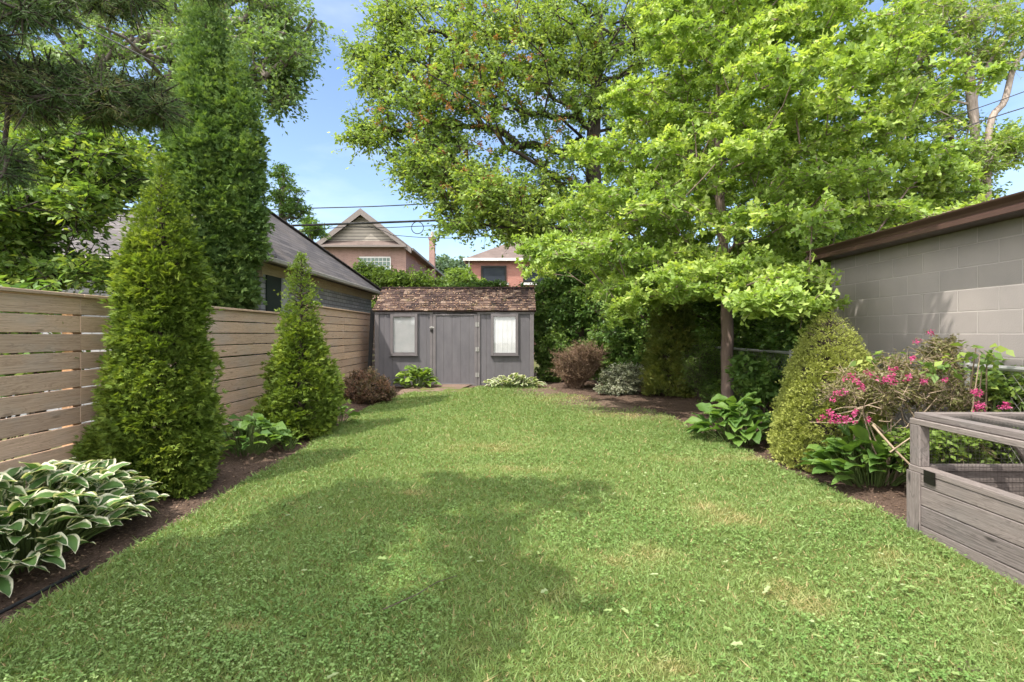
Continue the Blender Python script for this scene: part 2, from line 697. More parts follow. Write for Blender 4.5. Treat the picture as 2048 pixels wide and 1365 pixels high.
def skeleton(rng, trunk, clumps, r0, tip=0.012, step=0.5, wig=0.12, rise=0.15, power=0.5, first=0.18):
    """limbs that grow from the trunk polyline to every clump"""
    tp = [np.array(p, float) for p in trunk]
    nodes, par = [tp[0]], [-1]
    for a, b in zip(tp[:-1], tp[1:]):
        k = max(1, int(np.linalg.norm(b - a) / step))
        for i in range(1, k + 1):
            nodes.append(a + (b - a) * i / k + rng.normal(size=3) * (0.006 if i < k else 0))
            par.append(len(nodes) - 2)
    nt = len(nodes)
    plen = [0.0] * nt
    first_ok = max(1, int(nt * first))
    T = np.array(nodes)
    dist = np.min(np.linalg.norm(clumps[:, None] - T[None, first_ok:], axis=2), axis=1)
    for ci in np.argsort(dist):
        c = clumps[ci]
        N = np.array(nodes)
        dd = np.linalg.norm(N - c, axis=1)
        cost = dd + 0.25 * np.array(plen) + 1.0 * np.maximum(0, N[:, 2] - c[2] + 0.25 * dd)
        cost[:first_ok] += 100
        j = int(np.argmin(cost))
        L = dd[j]
        k = max(1, int(L / step))
        prev = j
        a = nodes[j]
        for i in range(1, k + 1):
            t = i / k
            p = a + (c - a) * t
            p[2] += rise * L * math.sin(math.pi * t) * 0.5
            if i < k:
                p = p + rng.normal(size=3) * wig * L / k
            nodes.append(p)
            par.append(prev)
            plen.append(plen[prev] + L / k)
            prev = len(nodes) - 1
    N = np.array(nodes)
    par = np.array(par)
    w = np.zeros(len(N))
    haskid = np.zeros(len(N), bool)
    haskid[par[par >= 0]] = True
    w[~haskid] = 1
    for i in range(len(N) - 1, 0, -1):
        w[par[i]] += w[i]
    rad = np.maximum(tip, r0 * (w / w[0]) ** power)
    # the trunk tapers steadily
    for i in range(nt):
        rad[i] = max(rad[i], r0 * (1 - 0.62 * i / nt)) if i < nt * 0.8 else rad[i]
    return N, par, rad


def twigs_and_leaves(rng, LV, TB, C, R, nt, nl, L, W, up=0.5, squash=0.6, droop=0.2, tw=0.006, lvar=0.3, tintvar=(0.5, 0.35), updir=0.0, tbase=0.0, minlen=.45):
    n = len(C)
    R = np.broadcast_to(np.asarray(R, float), (n,))
    d = rng.normal(size=(n, nt, 3))
    d[..., 2] = d[..., 2] * squash + updir
    d = norm(d)
    ln = R[:, None] * rng.uniform(minlen, 1.0, (n, nt))
    E = C[:, None, :] + d * ln[..., None]
    if TB is not None:
        A = np.repeat(C, nt, 0)
        TB.seg(A, E.reshape(-1, 3), np.full(n * nt, tw), np.full(n * nt, tw * 0.35))
    t = rng.uniform(0.12, 1.05, (n, nt, nl))
    pos = C[:, None, None, :] + d[:, :, None, :] * (ln[..., None] * t)[..., None]
    pos = pos + rng.normal(size=pos.shape) * (L * 0.35)
    pos[..., 2] -= droop * 0.25 * (ln[..., None] * t) ** 2 / max(1e-3, float(R.mean()))
    dl = d[:, :, None, :] * 0.6 + rng.normal(size=pos.shape) * 0.75
    dl[..., 2] = dl[..., 2] * 0.55 - droop
    nn = rng.normal(size=pos.shape) * (1 - up) + np.array([0, 0, 1.0]) * up
    cl = rng.rand(n)[:, None, None]
    ti = tbase + tintvar[0] * cl + tintvar[1] * rng.rand(n, nt, nl) + (1 - sum(tintvar)) * t
    LL = L * rng.uniform(1 - lvar, 1 + lvar, ti.shape)
    LV.add(pos.reshape(-1, 3), dl.reshape(-1, 3), nn.reshape(-1, 3), LL.ravel(), (LL * W).ravel(), ti.ravel())


def tree(name, label, cat, seed, trunk, ells, ncl, R, nt, nl, L, W, leafm, barkm, r0, shape='kite', group=None, extra=None, **kw):
    rng = np.random.RandomState(seed)
    sk = {k: kw.pop(k) for k in ('tip', 'step', 'wig', 'rise', 'power', 'first') if k in kw}
    root = thing(name, label, cat, trunk[0], group)
    C = ell_points(rng, ells, ncl)
    if extra is not None:
        C = np.concatenate([C, extra])
    N, par, rad = skeleton(rng, trunk, C, r0, **sk)
    TB = Tubes()
    i = np.arange(1, len(N))
    ra = np.minimum(rad[par[i]], rad[i] * 1.25)
    TB.seg(N[par[i]], N[i], ra, rad[i])
    LV = Leaves(shape)
    RR = R * rng.uniform(0.7, 1.3, len(C))
    twigs_and_leaves(rng, LV, TB, C, RR, nt, nl, L, W, **kw)
    TB.build('trunk', barkm, root)
    LV.build('crown', leafm, root)
    return root, C


def conifer(name, label, cat, seed, base, H, prof, n, spray, leaflets, leafm, barkm, group=None, lean=(0, 0), wid=0.16, elev=0.6, lobes=0.14, extra=None, shape='kite', deep=0.35, fan=0.9, tops=None, lobe_k=5.0, tuft=14, tsize=0.045, xmax=None):
    """dense column: prof = [(t, r)], sprays of leaflets all over its outside and inside"""
    rng = np.random.RandomState(seed)
    root = thing(name, label, cat, base, group)
    base = np.array(base, float)
    pt = np.array([p[0] for p in prof])
    pr = np.array([p[1] for p in prof])
    LV = Leaves(shape)

    def grow(b, H, scale, n, tlo=0.0):
        t = np.zeros(0)
        while len(t) < n:
            c = rng.uniform(tlo, 1, n * 2)
            keep = rng.rand(n * 2) < (np.interp(c, pt, pr) + 0.03) / (pr.max() + 0.03)
            t = np.concatenate([t, c[keep]])
        nc = max(4, n // tuft)
        own = rng.randint(0, nc, n)
        t = t[:nc][own]
        th = rng.uniform(0, 2 * np.pi, nc)[own]
        lob = vnoise(th * 1.3 + 0.3 * t * H, t * H * 1.6, lobe_k * 0.55, seed, 3) - 0.5
        rim = np.abs(np.cos(th / 2)) * 0  # seam of the noise faces away
        r = np.interp(t, pt, pr) * scale * (1 + 2.2 * lobes * lob) + rim
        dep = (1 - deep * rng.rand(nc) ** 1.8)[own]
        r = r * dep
        out = np.stack([np.cos(th), np.sin(th), np.zeros(n)], 1)
        pos = b + out * r[:, None]
        pos[:, 2] = b[2] + t * H
        pos[:, 0] += lean[0] * t * H
        pos[:, 1] += lean[1] * t * H
        offs = rng.normal(size=(n, 3)) * np.array([1, 1, .75])
        rad_t = np.clip(np.interp(t, pt, pr) * scale * 0.35, 0.02, tsize)
        pos = pos + offs * rad_t[:, None]
        pos[:, 2] = np.maximum(pos[:, 2], b[2] + .03)
        if xmax is not None:
            low = pos[:, 2] < 1.85
            pos[low, 0] = np.minimum(pos[low, 0], xmax - 0.05 * rng.rand(int(low.sum())))
        el = (elev + rng.normal(size=nc) * 0.3)[own] + 0.7 * t ** 3
        d = out * np.cos(el)[:, None] + np.array([0, 0, 1.0]) * np.sin(el)[:, None] + rng.normal(size=(n, 3)) * 0.22 + offs * 0.38
        d = norm(d)
        tang = np.stack([-np.sin(th), np.cos(th), np.zeros(n)], 1)
        sd = tang + rng.normal(size=(n, 3)) * 0.8
        sd = norm(sd - d * np.sum(sd * d, 1, keepdims=True))
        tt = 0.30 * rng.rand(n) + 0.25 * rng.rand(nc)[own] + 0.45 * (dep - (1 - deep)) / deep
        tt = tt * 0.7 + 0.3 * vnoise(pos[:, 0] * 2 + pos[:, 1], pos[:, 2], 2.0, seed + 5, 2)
        S = spray * rng.uniform(0.65, 1.35, n) * np.clip(np.interp(t, pt, pr) / pr.max() * 1.6, 0.45, 1)
        for a in np.linspace(-fan, fan, leaflets):
            jit = a + rng.normal(size=n) * 0.12
            dd = d * np.cos(jit)[:, None] + sd * np.sin(jit)[:, None] + rng.normal(size=(n, 3)) * 0.08
            start = pos + dd * (S * 0.18 * rng.rand(n))[:, None]
            LL = S * (1 - 0.35 * abs(a) / max(fan, .01)) * rng.uniform(0.8, 1.1, n)
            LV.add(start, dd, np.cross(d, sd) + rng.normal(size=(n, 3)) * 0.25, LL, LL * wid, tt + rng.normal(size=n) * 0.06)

    grow(base, H, 1.0, n)
    for e in (extra or []):
        grow(np.array(e[0], float), e[1], e[2], e[3])
    TB = Tubes()
    m = 14
    zz = np.linspace(-0.08, H * 0.97, m)
    for i in range(m - 1):
        t0, t1 = max(0, zz[i] / H), zz[i + 1] / H
        a = base + np.array([lean[0] * t0 * H, lean[1] * t0 * H, zz[i]])
        b = base + np.array([lean[0] * t1 * H, lean[1] * t1 * H, zz[i + 1]])
        r = pr.max() * 0.09 + 0.01
        TB.seg(a, b, r * (1 - t0) + .004, r * (1 - t1) + .003)
    nb = 220
    t = rng.uniform(0.02, 0.93, nb)
    th = rng.uniform(0, 2 * np.pi, nb)
    a = base + np.stack([lean[0] * t * H, lean[1] * t * H, t * H], 1)
    r = np.interp(t, pt, pr) * 0.85
    b = a + np.stack([np.cos(th) * r, np.sin(th) * r, r * 0.5], 1)
    TB.seg(a, b, np.full(nb, 0.011), np.full(nb, 0.003))
    TB.build('trunk', barkm, root, 5)
    LV.build('crown', leafm, root)
    return root


def hosta(name, label, seed, cx, cy, rx, ry, h, n, L, W, m, stemm, low=0.05, floor=None, group=None, z0=None, upright=0.0, grid=(9, 6)):
    rng = np.random.RandomState(seed)
    zc = float(g(cx, cy)) if z0 is None else z0
    root = thing(name, label, 'hosta', (cx, cy, zc), group)
    nu, nv = grid[1], grid[0]
    u = np.linspace(-1, 1, nu + 1)
    v = np.linspace(0, 1, nv + 1)
    ang = rng.uniform(0, 2 * np.pi, n)
    rr = np.sqrt(rng.rand(n))
    px = cx + rx * np.cos(ang) * rr
    py = cy + ry * np.sin(ang) * rr
    pz = zc + low + h * (1 - 0.85 * rr ** 2.2) * rng.uniform(0.5, 1.05, n)
    # heading outward from several crowns
    hd = np.arctan2(np.sin(ang) * rr * ry, np.cos(ang) * rr * rx) + rng.normal(size=n) * (0.45 + 1.1 * (1 - rr))
    LL = L * rng.uniform(0.72, 1.15, n)
    WW = W * LL / L * rng.uniform(0.85, 1.12, n)
    th0 = np.radians(24 + upright) + rng.normal(size=n) * 0.22 + (1 - rr) * 0.35
    kap = np.radians(52) + rng.normal(size=n) * 0.25
    roll = rng.normal(size=n) * 0.28
    # profile: heart base, pointed tip
    prof = np.interp(v, [0, .06, .18, .36, .55, .75, .9, 1.0], [0.0, .42, .84, 1.0, .9, .6, .26, 0.0])
    V = np.zeros((n, nv + 1, nu + 1, 3))
    dv = 1.0 / nv
    cxs = np.zeros((n, nv + 1)); czs = np.zeros((n, nv + 1))
    for i in range(1, nv + 1):
        th = th0 - kap * (v[i] - dv / 2) ** 1.1
        cxs[:, i] = cxs[:, i - 1] + np.cos(th) * dv
        czs[:, i] = czs[:, i - 1] + np.sin(th) * dv
    ph = rng.uniform(0, 6.28, n)
    side = u[None, None, :] * prof[None, :, None] * WW[:, None, None] * 0.5
    cup = (np.abs(u)[None, None, :] ** 1.6) * prof[None, :, None] * WW[:, None, None] * 0.16
    rip = np.sin(v[None, :, None] * 15 + ph[:, None, None] + 2 * np.sign(u)[None, None, :]) * (np.abs(u)[None, None, :] ** 3) * WW[:, None, None] * 0.05
    zz = czs[:, :, None] * LL[:, None, None] + cup + rip + side * np.sin(roll)[:, None, None]
    xx = cxs[:, :, None] * LL[:, None, None] - (np.abs(u)[None, None, :] ** 2) * (np.exp(-v * 9)[None, :, None]) * LL[:, None, None] * 0.12
    ch, sh = np.cos(hd)[:, None, None], np.sin(hd)[:, None, None]
    V[..., 0] = px[:, None, None] + xx * ch - side * sh
    V[..., 1] = py[:, None, None] + xx * sh + side * ch
    V[..., 2] = pz[:, None, None] + zz
    gz = g(V[..., 0], V[..., 1]) + 0.012
    V[..., 2] = np.maximum(V[..., 2], gz)
    k = (nv + 1) * (nu + 1)
    i, j = np.meshgrid(np.arange(nv), np.arange(nu), indexing='ij')
    a = (i * (nu + 1) + j).ravel()
    f = np.stack([a, a + 1, a + nu + 2, a + nu + 1], 1)
    ff = (f[None] + (np.arange(n) * k)[:, None, None]).reshape(-1, 4)
    ti = np.zeros((n, nv + 1, nu + 1, 3))
    ti[..., 0] = rng.rand(n)[:, None, None]
    edge = np.maximum(np.abs(u)[None, :] * np.ones((nv + 1, 1)), (np.clip((v - 0.72) / 0.28, 0, 1) ** 1.5)[:, None])
    ti[..., 1] = edge[None]
    ti[..., 2] = v[None, :, None]
    uv = np.zeros((n, nv + 1, nu + 1, 2))
    uv[..., 0] = u[None, None, :] * 2.0 + rng.rand(n)[:, None, None] * 0
    uv[..., 1] = v[None, :, None] * 2.0 + (np.arange(n) * 3.7)[:, None, None]
    npmesh('foliage', V.reshape(-1, 3), [ff], m, root, ti.reshape(-1, 3), True, uv.reshape(-1, 2))
    TB = Tubes()
    b0 = np.stack([cx + (px - cx) * 0.45, cy + (py - cy) * 0.45, np.zeros(n)], 1)
    b0[:, 2] = g(b0[:, 0], b0[:, 1]) - 0.02
    e = np.stack([px, py, pz], 1)
    mid = b0 * 0.45 + e * 0.55
    mid[:, 2] += 0.02
    TB.seg(b0, mid, np.full(n, 0.006), np.full(n, 0.005))
    TB.seg(mid, e, np.full(n, 0.005), np.full(n, 0.004))
    TB.build('stems', stemm, root, 5)
    return root


def shrub(name, label, cat, seed, ells, ncl, R, nt, nl, L, W, leafm, barkm, base, shape='kite', nstem=7, extra_parts=None, group=None, **kw):
    rng = np.random.RandomState(seed)
    root = thing(name, label, cat, base, group)
    C = ell_points(rng, ells, ncl)
    C[:, 2] = np.maximum(C[:, 2], g(C[:, 0], C[:, 1]) + 0.05)
    TB = Tubes()
    LV = Leaves(shape)
    b = np.array(base, float)
    st = b + rng.normal(size=(len(C), 3)) * np.array([.06, .06, 0])
    mid = st * 0.5 + C * 0.5 + rng.normal(size=C.shape) * 0.06
    sel = slice(None) if nstem is None else rng.rand(len(C)) < min(1, nstem * 10 / len(C))
    TB.seg(st[sel], mid[sel], np.full(len(st[sel]), .012), np.full(len(st[sel]), .008))
    TB.seg(mid[sel], C[sel], np.full(len(st[sel]), .008), np.full(len(st[sel]), .004))
    twigs_and_leaves(rng, LV, TB, C, R, nt, nl, L, W, **kw)
    # nothing may stick out below the ground
    for i, p in enumerate(LV.parts):
        q = p[0]
        q[:, 2] = np.maximum(q[:, 2], g(q[:, 0], q[:, 1]) + 0.01)
    TB.build('stems', barkm, root, 4)
    LV.build('foliage', leafm, root)
    return root, C


# ------------------------------------------------------------------ ground
def sheet(name, x0, x1, y0, y1, step, zf, m, parent=None, xl=None, xr=None, tf=None):
    ny = max(2, int((y1 - y0) / step))
    nx = max(2, int((x1 - x0) / step))
    ys = np.linspace(y0, y1, ny + 1)
    s = np.linspace(0, 1, nx + 1)
    Y, S = np.meshgrid(ys, s, indexing='ij')
    XL = xl(Y) if xl else np.full_like(Y, x0)
    XR = xr(Y) if xr else np.full_like(Y, x1)
    X = XL + (XR - XL) * S
    Z = zf(X, Y)
    V = np.stack([X, Y, Z], -1).reshape(-1, 3)
    i, j = np.meshgrid(np.arange(ny), np.arange(nx), indexing='ij')
    a = (i * (nx + 1) + j).ravel()
    f = np.stack([a, a + 1, a + nx + 2, a + nx + 1], 1)
    return npmesh(name, V, [f], m, parent, np.full(len(V), .5) if tf is None else tf(V[:, 0], V[:, 1]), True)


def ground_mat():
    t = NT('far_grass_ground')
    n = t.noise(t.coord('Object'), 0.8, 6)
    t.col(t.ramp(n, [(0.3, (0.06, 0.08, 0.025)), (0.7, (0.12, 0.11, 0.05))]))
    t.rough(0.95, 0.1)
    return t.m


def soil_mat(name, a, b, c):
    t = NT(name)
    v = t.coord('Object')
    n = t.noise(v, 2.2, 8, 0.7)
    n2 = t.noise(v, 60, 6, 0.75)
    n3 = t.noise(v, 14, 5, 0.7)
    col = t.ramp(n2, [(0.3, a), (0.55, b), (0.75, c)])
    col = t.mix(t.ramp(n, [(0.35, 0.0), (0.7, 0.55)]), col, a)
    t.col(col)
    t.rough(0.95, 0.15)
    t.bump(t.math('ADD', n2, t.math('MULTIPLY', n3, 1.5)), 0.8, 0.02)
    return t.m


M_ground = ground_mat()
M_soil = soil_mat('soil', (0.06, 0.04, 0.031), (0.135, 0.092, 0.07), (0.26, 0.185, 0.14))
M_dirt = soil_mat('dirt', (0.11, 0.075, 0.058), (0.22, 0.155, 0.12), (0.33, 0.25, 0.2))


def lawn_mat():
    t = NT('lawn')
    v = t.coord('Object')
    n = t.noise(v, 90, 5, 0.7)
    n2 = t.noise(v, 2.0, 5, 0.6)
    c = t.ramp(n, [(0.3, (0.05, 0.07, 0.018)), (0.55, (0.11, 0.14, 0.035)), (0.75, (0.2, 0.21, 0.07))])
    c = t.mix(t.ramp(n2, [(0.52, 0.0), (0.72, 0.6)]), c, (0.2, 0.15, 0.07))
    worn, _, _ = t.attr()
    soil = t.ramp(t.noise(v, 55, 6, 0.75), [(0.3, (0.07, 0.048, 0.036)), (0.55, (0.155, 0.11, 0.082)), (0.75, (0.27, 0.2, 0.145))])
    c = t.mix(t.ramp(worn, [(0.15, 0.0), (0.55, 1.0)]), c, soil)
    t.col(c)
    t.rough(0.9, 0.15)
    t.bump(n, 0.8, 0.02)
    return t.m


M_lawn = lawn_mat()


def xl_lawn(y):
    y = np.asarray(y, float)
    e = -2.36 + 0.10 * np.sin(y * 0.9 + 1.0) * 0.4 + 0.05 * (vnoise(y * 0 + 3, y, 1.7, 3, 3) - 0.5)
    e = e - 0.12 * np.exp(-((y - 8.2) / 1.2) ** 2) + 0.42 * np.clip((y - 9.0) / 2.2, 0, 1) ** 1.3
    return e


def xr_lawn(y):
    y = np.asarray(y, float)
    e = np.interp(y, [-6, 3.2, 4.4, 5.2, 6.0, 7.0, 8.0, 8.8, 9.4, 10.0, 10.6, 11.2, 12],
                  [2.90, 2.90, 2.74, 2.62, 2.56, 2.38, 2.40, 2.15, 1.9, 1.45, 1.05, .85, .7])
    return e + 0.12 * (vnoise(y * 0 + 8, y, 1.9, 4, 3) - 0.5)


def z_soil(X, Y):
    return g(X, Y) + 0.05 * (vnoise(X, Y, 2.5, 7, 4) - 0.5) - 0.02 * (vnoise(X, Y, 9.0, 8, 2) - .5)


def z_lawn(X, Y):
    return g(X, Y) + 0.012 + 0.05 * (vnoise(X, Y, 1.1, 9, 3) - 0.5) + 0.018


Y_LAWN_END = 11.35


def thin_turf(X, Y):
    """how far the turf has worn away to bare soil"""
    t_ = np.maximum(np.clip((Y - 7.3) / 1.6, 0, 1) * np.clip((X - 0.3) / 1.5, 0, 1), np.clip((Y - 9.6) / 1.0, 0, 1) * np.clip((X + 0.3) / 1.0, 0, 1))
    return np.clip(t_ * (0.55 + 0.8 * vnoise(X, Y, 2.2, 33, 3)), 0, 1)


tag(sheet('ground', -400, 400, -60, 900, 30, lambda X, Y: np.full_like(X, -0.12), M_ground), kind='structure')
tag(sheet('flower_bed', -3.9, 4.1, -6, 15.5, 0.06, z_soil, M_soil), kind='structure')
tag(sheet('lawn', -2.5, 2.9, -6, Y_LAWN_END, 0.09, z_lawn, M_lawn, xl=xl_lawn, xr=xr_lawn, tf=thin_turf), kind='structure')
tag(sheet('dirt_path', -2.2, -0.6, 10.3, 11.98, 0.06, lambda X, Y: z_lawn(X, Y) - 0.004 + .016 * (vnoise(X, Y, 6, 61, 3) - .3), M_dirt,
          xl=lambda y: -2.35 + 0.12 * (vnoise(y * 0 + 1, y, 3, 5, 2) - .5), xr=lambda y: -1.25 + 0.35 * (y - 10.3) / 1.7 + 0.2 * (vnoise(y * 0 + 2, y, 3, 6, 2) - .5)), kind='structure')

# ------------------------------------------------------------------ grass and clover
M_grass = leaf_mat('grass_blade', (0.085, 0.16, 0.035), (0.205, 0.285, 0.09), (0.42, 0.31, 0.165), trans=0.3, rough=0.55)
M_clover = leaf_mat('clover', (0.065, 0.15, 0.032), (0.15, 0.25, 0.065), (0.34, 0.42, 0.18), trans=0.25, rough=0.5)

DRY = [(1470, 1035, 85, 28), (1400, 1015, 50, 18), (1310, 1110, 80, 28), (1100, 1190, 55, 18), (1560, 1165, 110, 40), (1620, 1200, 80, 30), (1290, 1330, 150, 30),
       (970, 905, 110, 12), (1050, 945, 120, 10), (1210, 1120, 60, 20), (1090, 1200, 50, 20), (830, 990, 60, 10), (1800, 1120, 80, 22), (1450, 925, 150, 10),
       (1180, 812, 130, 9), (1250, 842, 90, 8), (930, 1300, 50, 20), (1690, 1010, 80, 14), (480, 1255, 50, 10)]


def dry_amount(X, Y):
    d = np.zeros_like(X)
    for (px, py, rx, ry) in DRY:
        h = 1.36
        y0 = h * F / (py - HZ)
        x0 = (px - 1024) / F * y0
        yr = abs(h * F / (py - ry - HZ) - h * F / (py + ry - HZ)) / 2
        xr_ = rx / F * y0
        q = ((X - x0) / xr_) ** 2 + ((Y - y0) / yr) ** 2
        d = np.maximum(d, np.exp(-q * 0.9))
    return np.clip(d * (0.0 + 1.5 * vnoise(X, Y, 6, 22, 4)), 0, 1) * 0.85


def lawn_points(rng, bands, edge=0.05):
    out = []
    for (y0, y1, dens) in bands:
        w = min(3.2, y1 * 1.08 + 0.3)
        n = int((y1 - y0) * 2 * w * dens)
        X = rng.uniform(-w, w, n)
        Y = rng.uniform(y0, y1, n)
        fr = rng.normal(size=n) * edge
        ok = (X > xl_lawn(Y) - np.abs(fr) * 0.6) & (X < xr_lawn(Y) + np.abs(fr) * 0.9) & (np.abs(X) < Y * 1.08 + 0.4)
        ok &= ~((X > 2.75) & (Y < 3.6))
        # bare approach to the door and thin turf under the trees
        ok &= ~((X > -2.25) & (X < -1.15 + 0.3 * (Y - 10.3)) & (Y > 10.55 + 0.3 * vnoise(X, Y, 3, 31, 2)))
        ok &= rng.rand(n) > thin_turf(X, Y) * 1.02
        out.append(np.stack([X[ok], Y[ok]], 1))
    return np.concatenate(out)


rng = np.random.RandomState(11)
pts = lawn_points(rng, [(1.7, 2.6, 22000), (2.6, 3.6, 15000), (3.6, 5, 10000), (5, 7, 6500), (7, 9, 4500), (9, 11.6, 3300)])
X, Y = pts[:, 0], pts[:, 1]
n = len(X)
patch = vnoise(X, Y, 1.3, 41, 4)
clov = vnoise(X, Y, 1.8, 42, 3)
dry = dry_amount(X, Y)
Z = z_lawn(X, Y) - 0.006
lean = rng.normal(size=(n, 3))
lean[:, 2] = np.abs(lean[:, 2]) * 0.5 + 0.3
far = np.clip((Y - 2) / 8, 0, 1)
Lg = (0.020 + 0.020 * rng.rand(n) + 0.010 * patch) * (1 + 0.25 * far) * (1 - 0.1 * dry)
Wg = 0.0036 + 0.005 * far + 0.0025 * rng.rand(n)
tint = 0.02 + 0.36 * patch + 0.24 * vnoise(X, Y, 9, 48, 2) + 0.25 * rng.rand(n)
tint = tint * (1 - dry) + dry * (0.8 + 0.2 * rng.rand(n))
tint = np.where(rng.rand(n) < 0.05, 0.95, tint)
Lg = np.where(rng.rand(n) < 0.03, Lg * 1.9, Lg)
LV = Leaves('needle')
LV.add(np.stack([X, Y, Z], 1), lean, rng.normal(size=(n, 3)), Lg, Wg * 1.6, tint)
tag(LV.build('grass', M_grass), 'short mown grass blades covering the back yard lawn', 'grass', kind='stuff')

pts = lawn_points(rng, [(1.7, 2.6, 2600), (2.6, 4, 1600), (4, 6, 800), (6, 9, 300)], 0.02)
X, Y = pts[:, 0], pts[:, 1]
keep = (vnoise(X, Y, 1.8, 42, 3) + 0.35 * vnoise(X, Y, 7, 43, 2) > 0.50 + 0.50 * rng.rand(len(X))) & (dry_amount(X, Y) < 0.3)
X, Y = X[keep], Y[keep]
n = len(X)
LV = Leaves('kite')
for k in range(3):
    a = rng.uniform(0, 6.28, n) if k == 0 else a + 2.09
    d = np.stack([np.cos(a), np.sin(a), rng.normal(size=n) * 0.25], 1)
    s = rng.uniform(0.006, 0.015, n) * (1 + 0.25 * np.clip((Y - 2) / 6, 0, 1))
    LV.add(np.stack([X, Y, z_lawn(X, Y) + 0.022 + 0.014 * rng.rand(n)], 1), d, np.array([0, 0, 1.0]) + rng.normal(size=(n, 3)) * 0.3, s, s * 0.95,
           0.1 + 0.5 * vnoise(X, Y, 2, 44, 2) + 0.35 * rng.rand(n))
tag(LV.build('clover', M_clover), 'low clover leaves growing through the grass', 'clover', kind='stuff')

# loose torn leaves and clippings lying on the turf
M_clip = leaf_mat('clippings', (0.12, 0.2, 0.05), (0.2, 0.27, 0.09), (0.28, 0.33, 0.17), trans=0.15)
pts = lawn_points(rng, [(1.7, 3.2, 90), (3.2, 5.5, 50), (5.5, 10, 20)], 0.0)
pts2 = pts[rng.rand(len(pts)) < np.clip(0.25 + 0.3 * pts[:, 0], 0.12, 1)]
n = len(pts2)
LV = Leaves('lobed')
a = rng.uniform(0, 6.28, n)
LV.add(np.stack([pts2[:, 0], pts2[:, 1], z_lawn(pts2[:, 0], pts2[:, 1]) + 0.042], 1), np.stack([np.cos(a), np.sin(a), rng.normal(size=n) * .15], 1),
       np.array([0, 0, 1.0]) + rng.normal(size=(n, 3)) * 0.18, rng.uniform(0.012, 0.055, n), rng.uniform(0.006, 0.026, n), rng.rand(n))
tag(LV.build('leaf_litter', M_clip), 'loose green leaf clippings lying on the lawn', 'clippings', kind='stuff')

# mulch chips over the beds
M_chip = leaf_mat('mulch_chips', (0.05, 0.03, 0.02), (0.15, 0.095, 0.065), (0.34, 0.24, 0.16), trans=0.0, rough=0.9)
n = 26000
X = np.concatenate([rng.uniform(-3.6, -1.9, n), rng.uniform(0.6, 3.85, n)])
Y = np.concatenate([1.8 + 10 * rng.rand(n) ** 1.6, 3.4 + 8.4 * rng.rand(n) ** 1.3])
ok = (X < xl_lawn(Y) + 0.03) | (X > xr_lawn(Y) - 0.05) | (Y > Y_LAWN_END)
X, Y = X[ok], Y[ok]
n = len(X)
a = rng.uniform(0, 6.28, n)
LV = Leaves('kite')
s = rng.uniform(0.008, 0.032, n)
LV.add(np.stack([X, Y, z_soil(X, Y) + 0.004 + 0.006 * rng.rand(n)], 1), np.stack([np.cos(a), np.sin(a), rng.normal(size=n) * .25], 1),
       np.array([0, 0, 1.0]) + rng.normal(size=(n, 3)) * 0.35, s, s * rng.uniform(0.2, 0.5, n), rng.rand(n) ** 1.5)
tag(LV.build('mulch', M_chip), 'brown bark mulch chips strewn over the flower beds', 'mulch', kind='stuff')

# ------------------------------------------------------------------ fence on the left
M_fence = wood_mat('fence_wood', (0.38, 0.255, 0.18), (0.59, 0.42, 0.305), (0.70, 0.52, 0.39), 1.0, 0.5)
M_post = wood_mat('post_wood', (0.30, 0.17, 0.09), (0.48, 0.29, 0.16), (0.6, 0.38, 0.22), 1.0, 0.5)
FX = -3.65
fence = thing('wooden_fence', 'horizontal slat fence of brown pressure treated boards along the left flower bed', 'fence', (FX, 4.3, 0))
frng = random.Random(5)
sections = [(-1.4, 0.51, 0), (0.51, 2.42, 0), (2.42, 4.33, 0), (4.33, 6.24, 0), (6.24, 8.15, 0), (8.15, 9.25, 0), (9.25, 11.16, 1), (11.16, 13.07, 1), (13.07, 14.6, 1)]
for (y0, y1, hi) in sections:
    top = 1.700 if not hi else 1.895
    mb = MB()
    k = 0
    z = top
    while z > 0.0 + 0.1 * hi:
        gap = 0.013 if not hi else 0.013
        w = 0.138 if not hi else 0.139
        if y1 < 5 or (y0 > 4 and y1 < 6.5):
            gap = 0.0145
        sag = frng.uniform(-.003, .003)
        xo = frng.uniform(-.0015, .0015)
        mb.box((FX + xo, y0 + .0015, z - w + sag), (FX - 0.026 + xo, y1 - .0015, z + sag), (0, 1, 0), frng.random())
        z -= w + gap
        k += 1
    mb.build('slat_panel', M_fence, fence, bevel=0.003)
    cap = MB()
    cap.box((FX + 0.035, y0 + .001, top + 0.006), (FX - 0.1, y1 - .001, top + 0.034), (0, 1, 0), frng.random())
    cap.build('cap_rail', M_fence, fence, bevel=0.004)
for (y, hi) in [(0.51, 0), (2.42, 0), (4.33, 0), (6.24, 0), (8.15, 0), (9.25, 1), (11.16, 1), (13.07, 1)]:
    mb = MB()
    mb.box((FX - 0.028, y - 0.045, -0.1), (FX - 0.117, y + 0.045, (1.69 if not hi else 1.885)), (0, 0, 1), frng.random())
    mb.build('post', M_post, fence)

M_black = plain_mat('black_board', (0.012, 0.012, 0.013), 0.7)
mb = MB()
mb.hexa([(-3.42, 12.05, 0.1), (-3.34, 12.05, 0.1), (-3.34, 12.10, 0.1), (-3.42, 12.10, 0.1), (-3.33, 12.05, 2.0), (-3.24, 12.05, 2.0), (-3.24, 12.10, 2.0), (-3.33, 12.10, 2.0)])
tag(mb.build('plank', M_black), 'thin black plank leaning in the gap between fence and grey shed', 'plank')

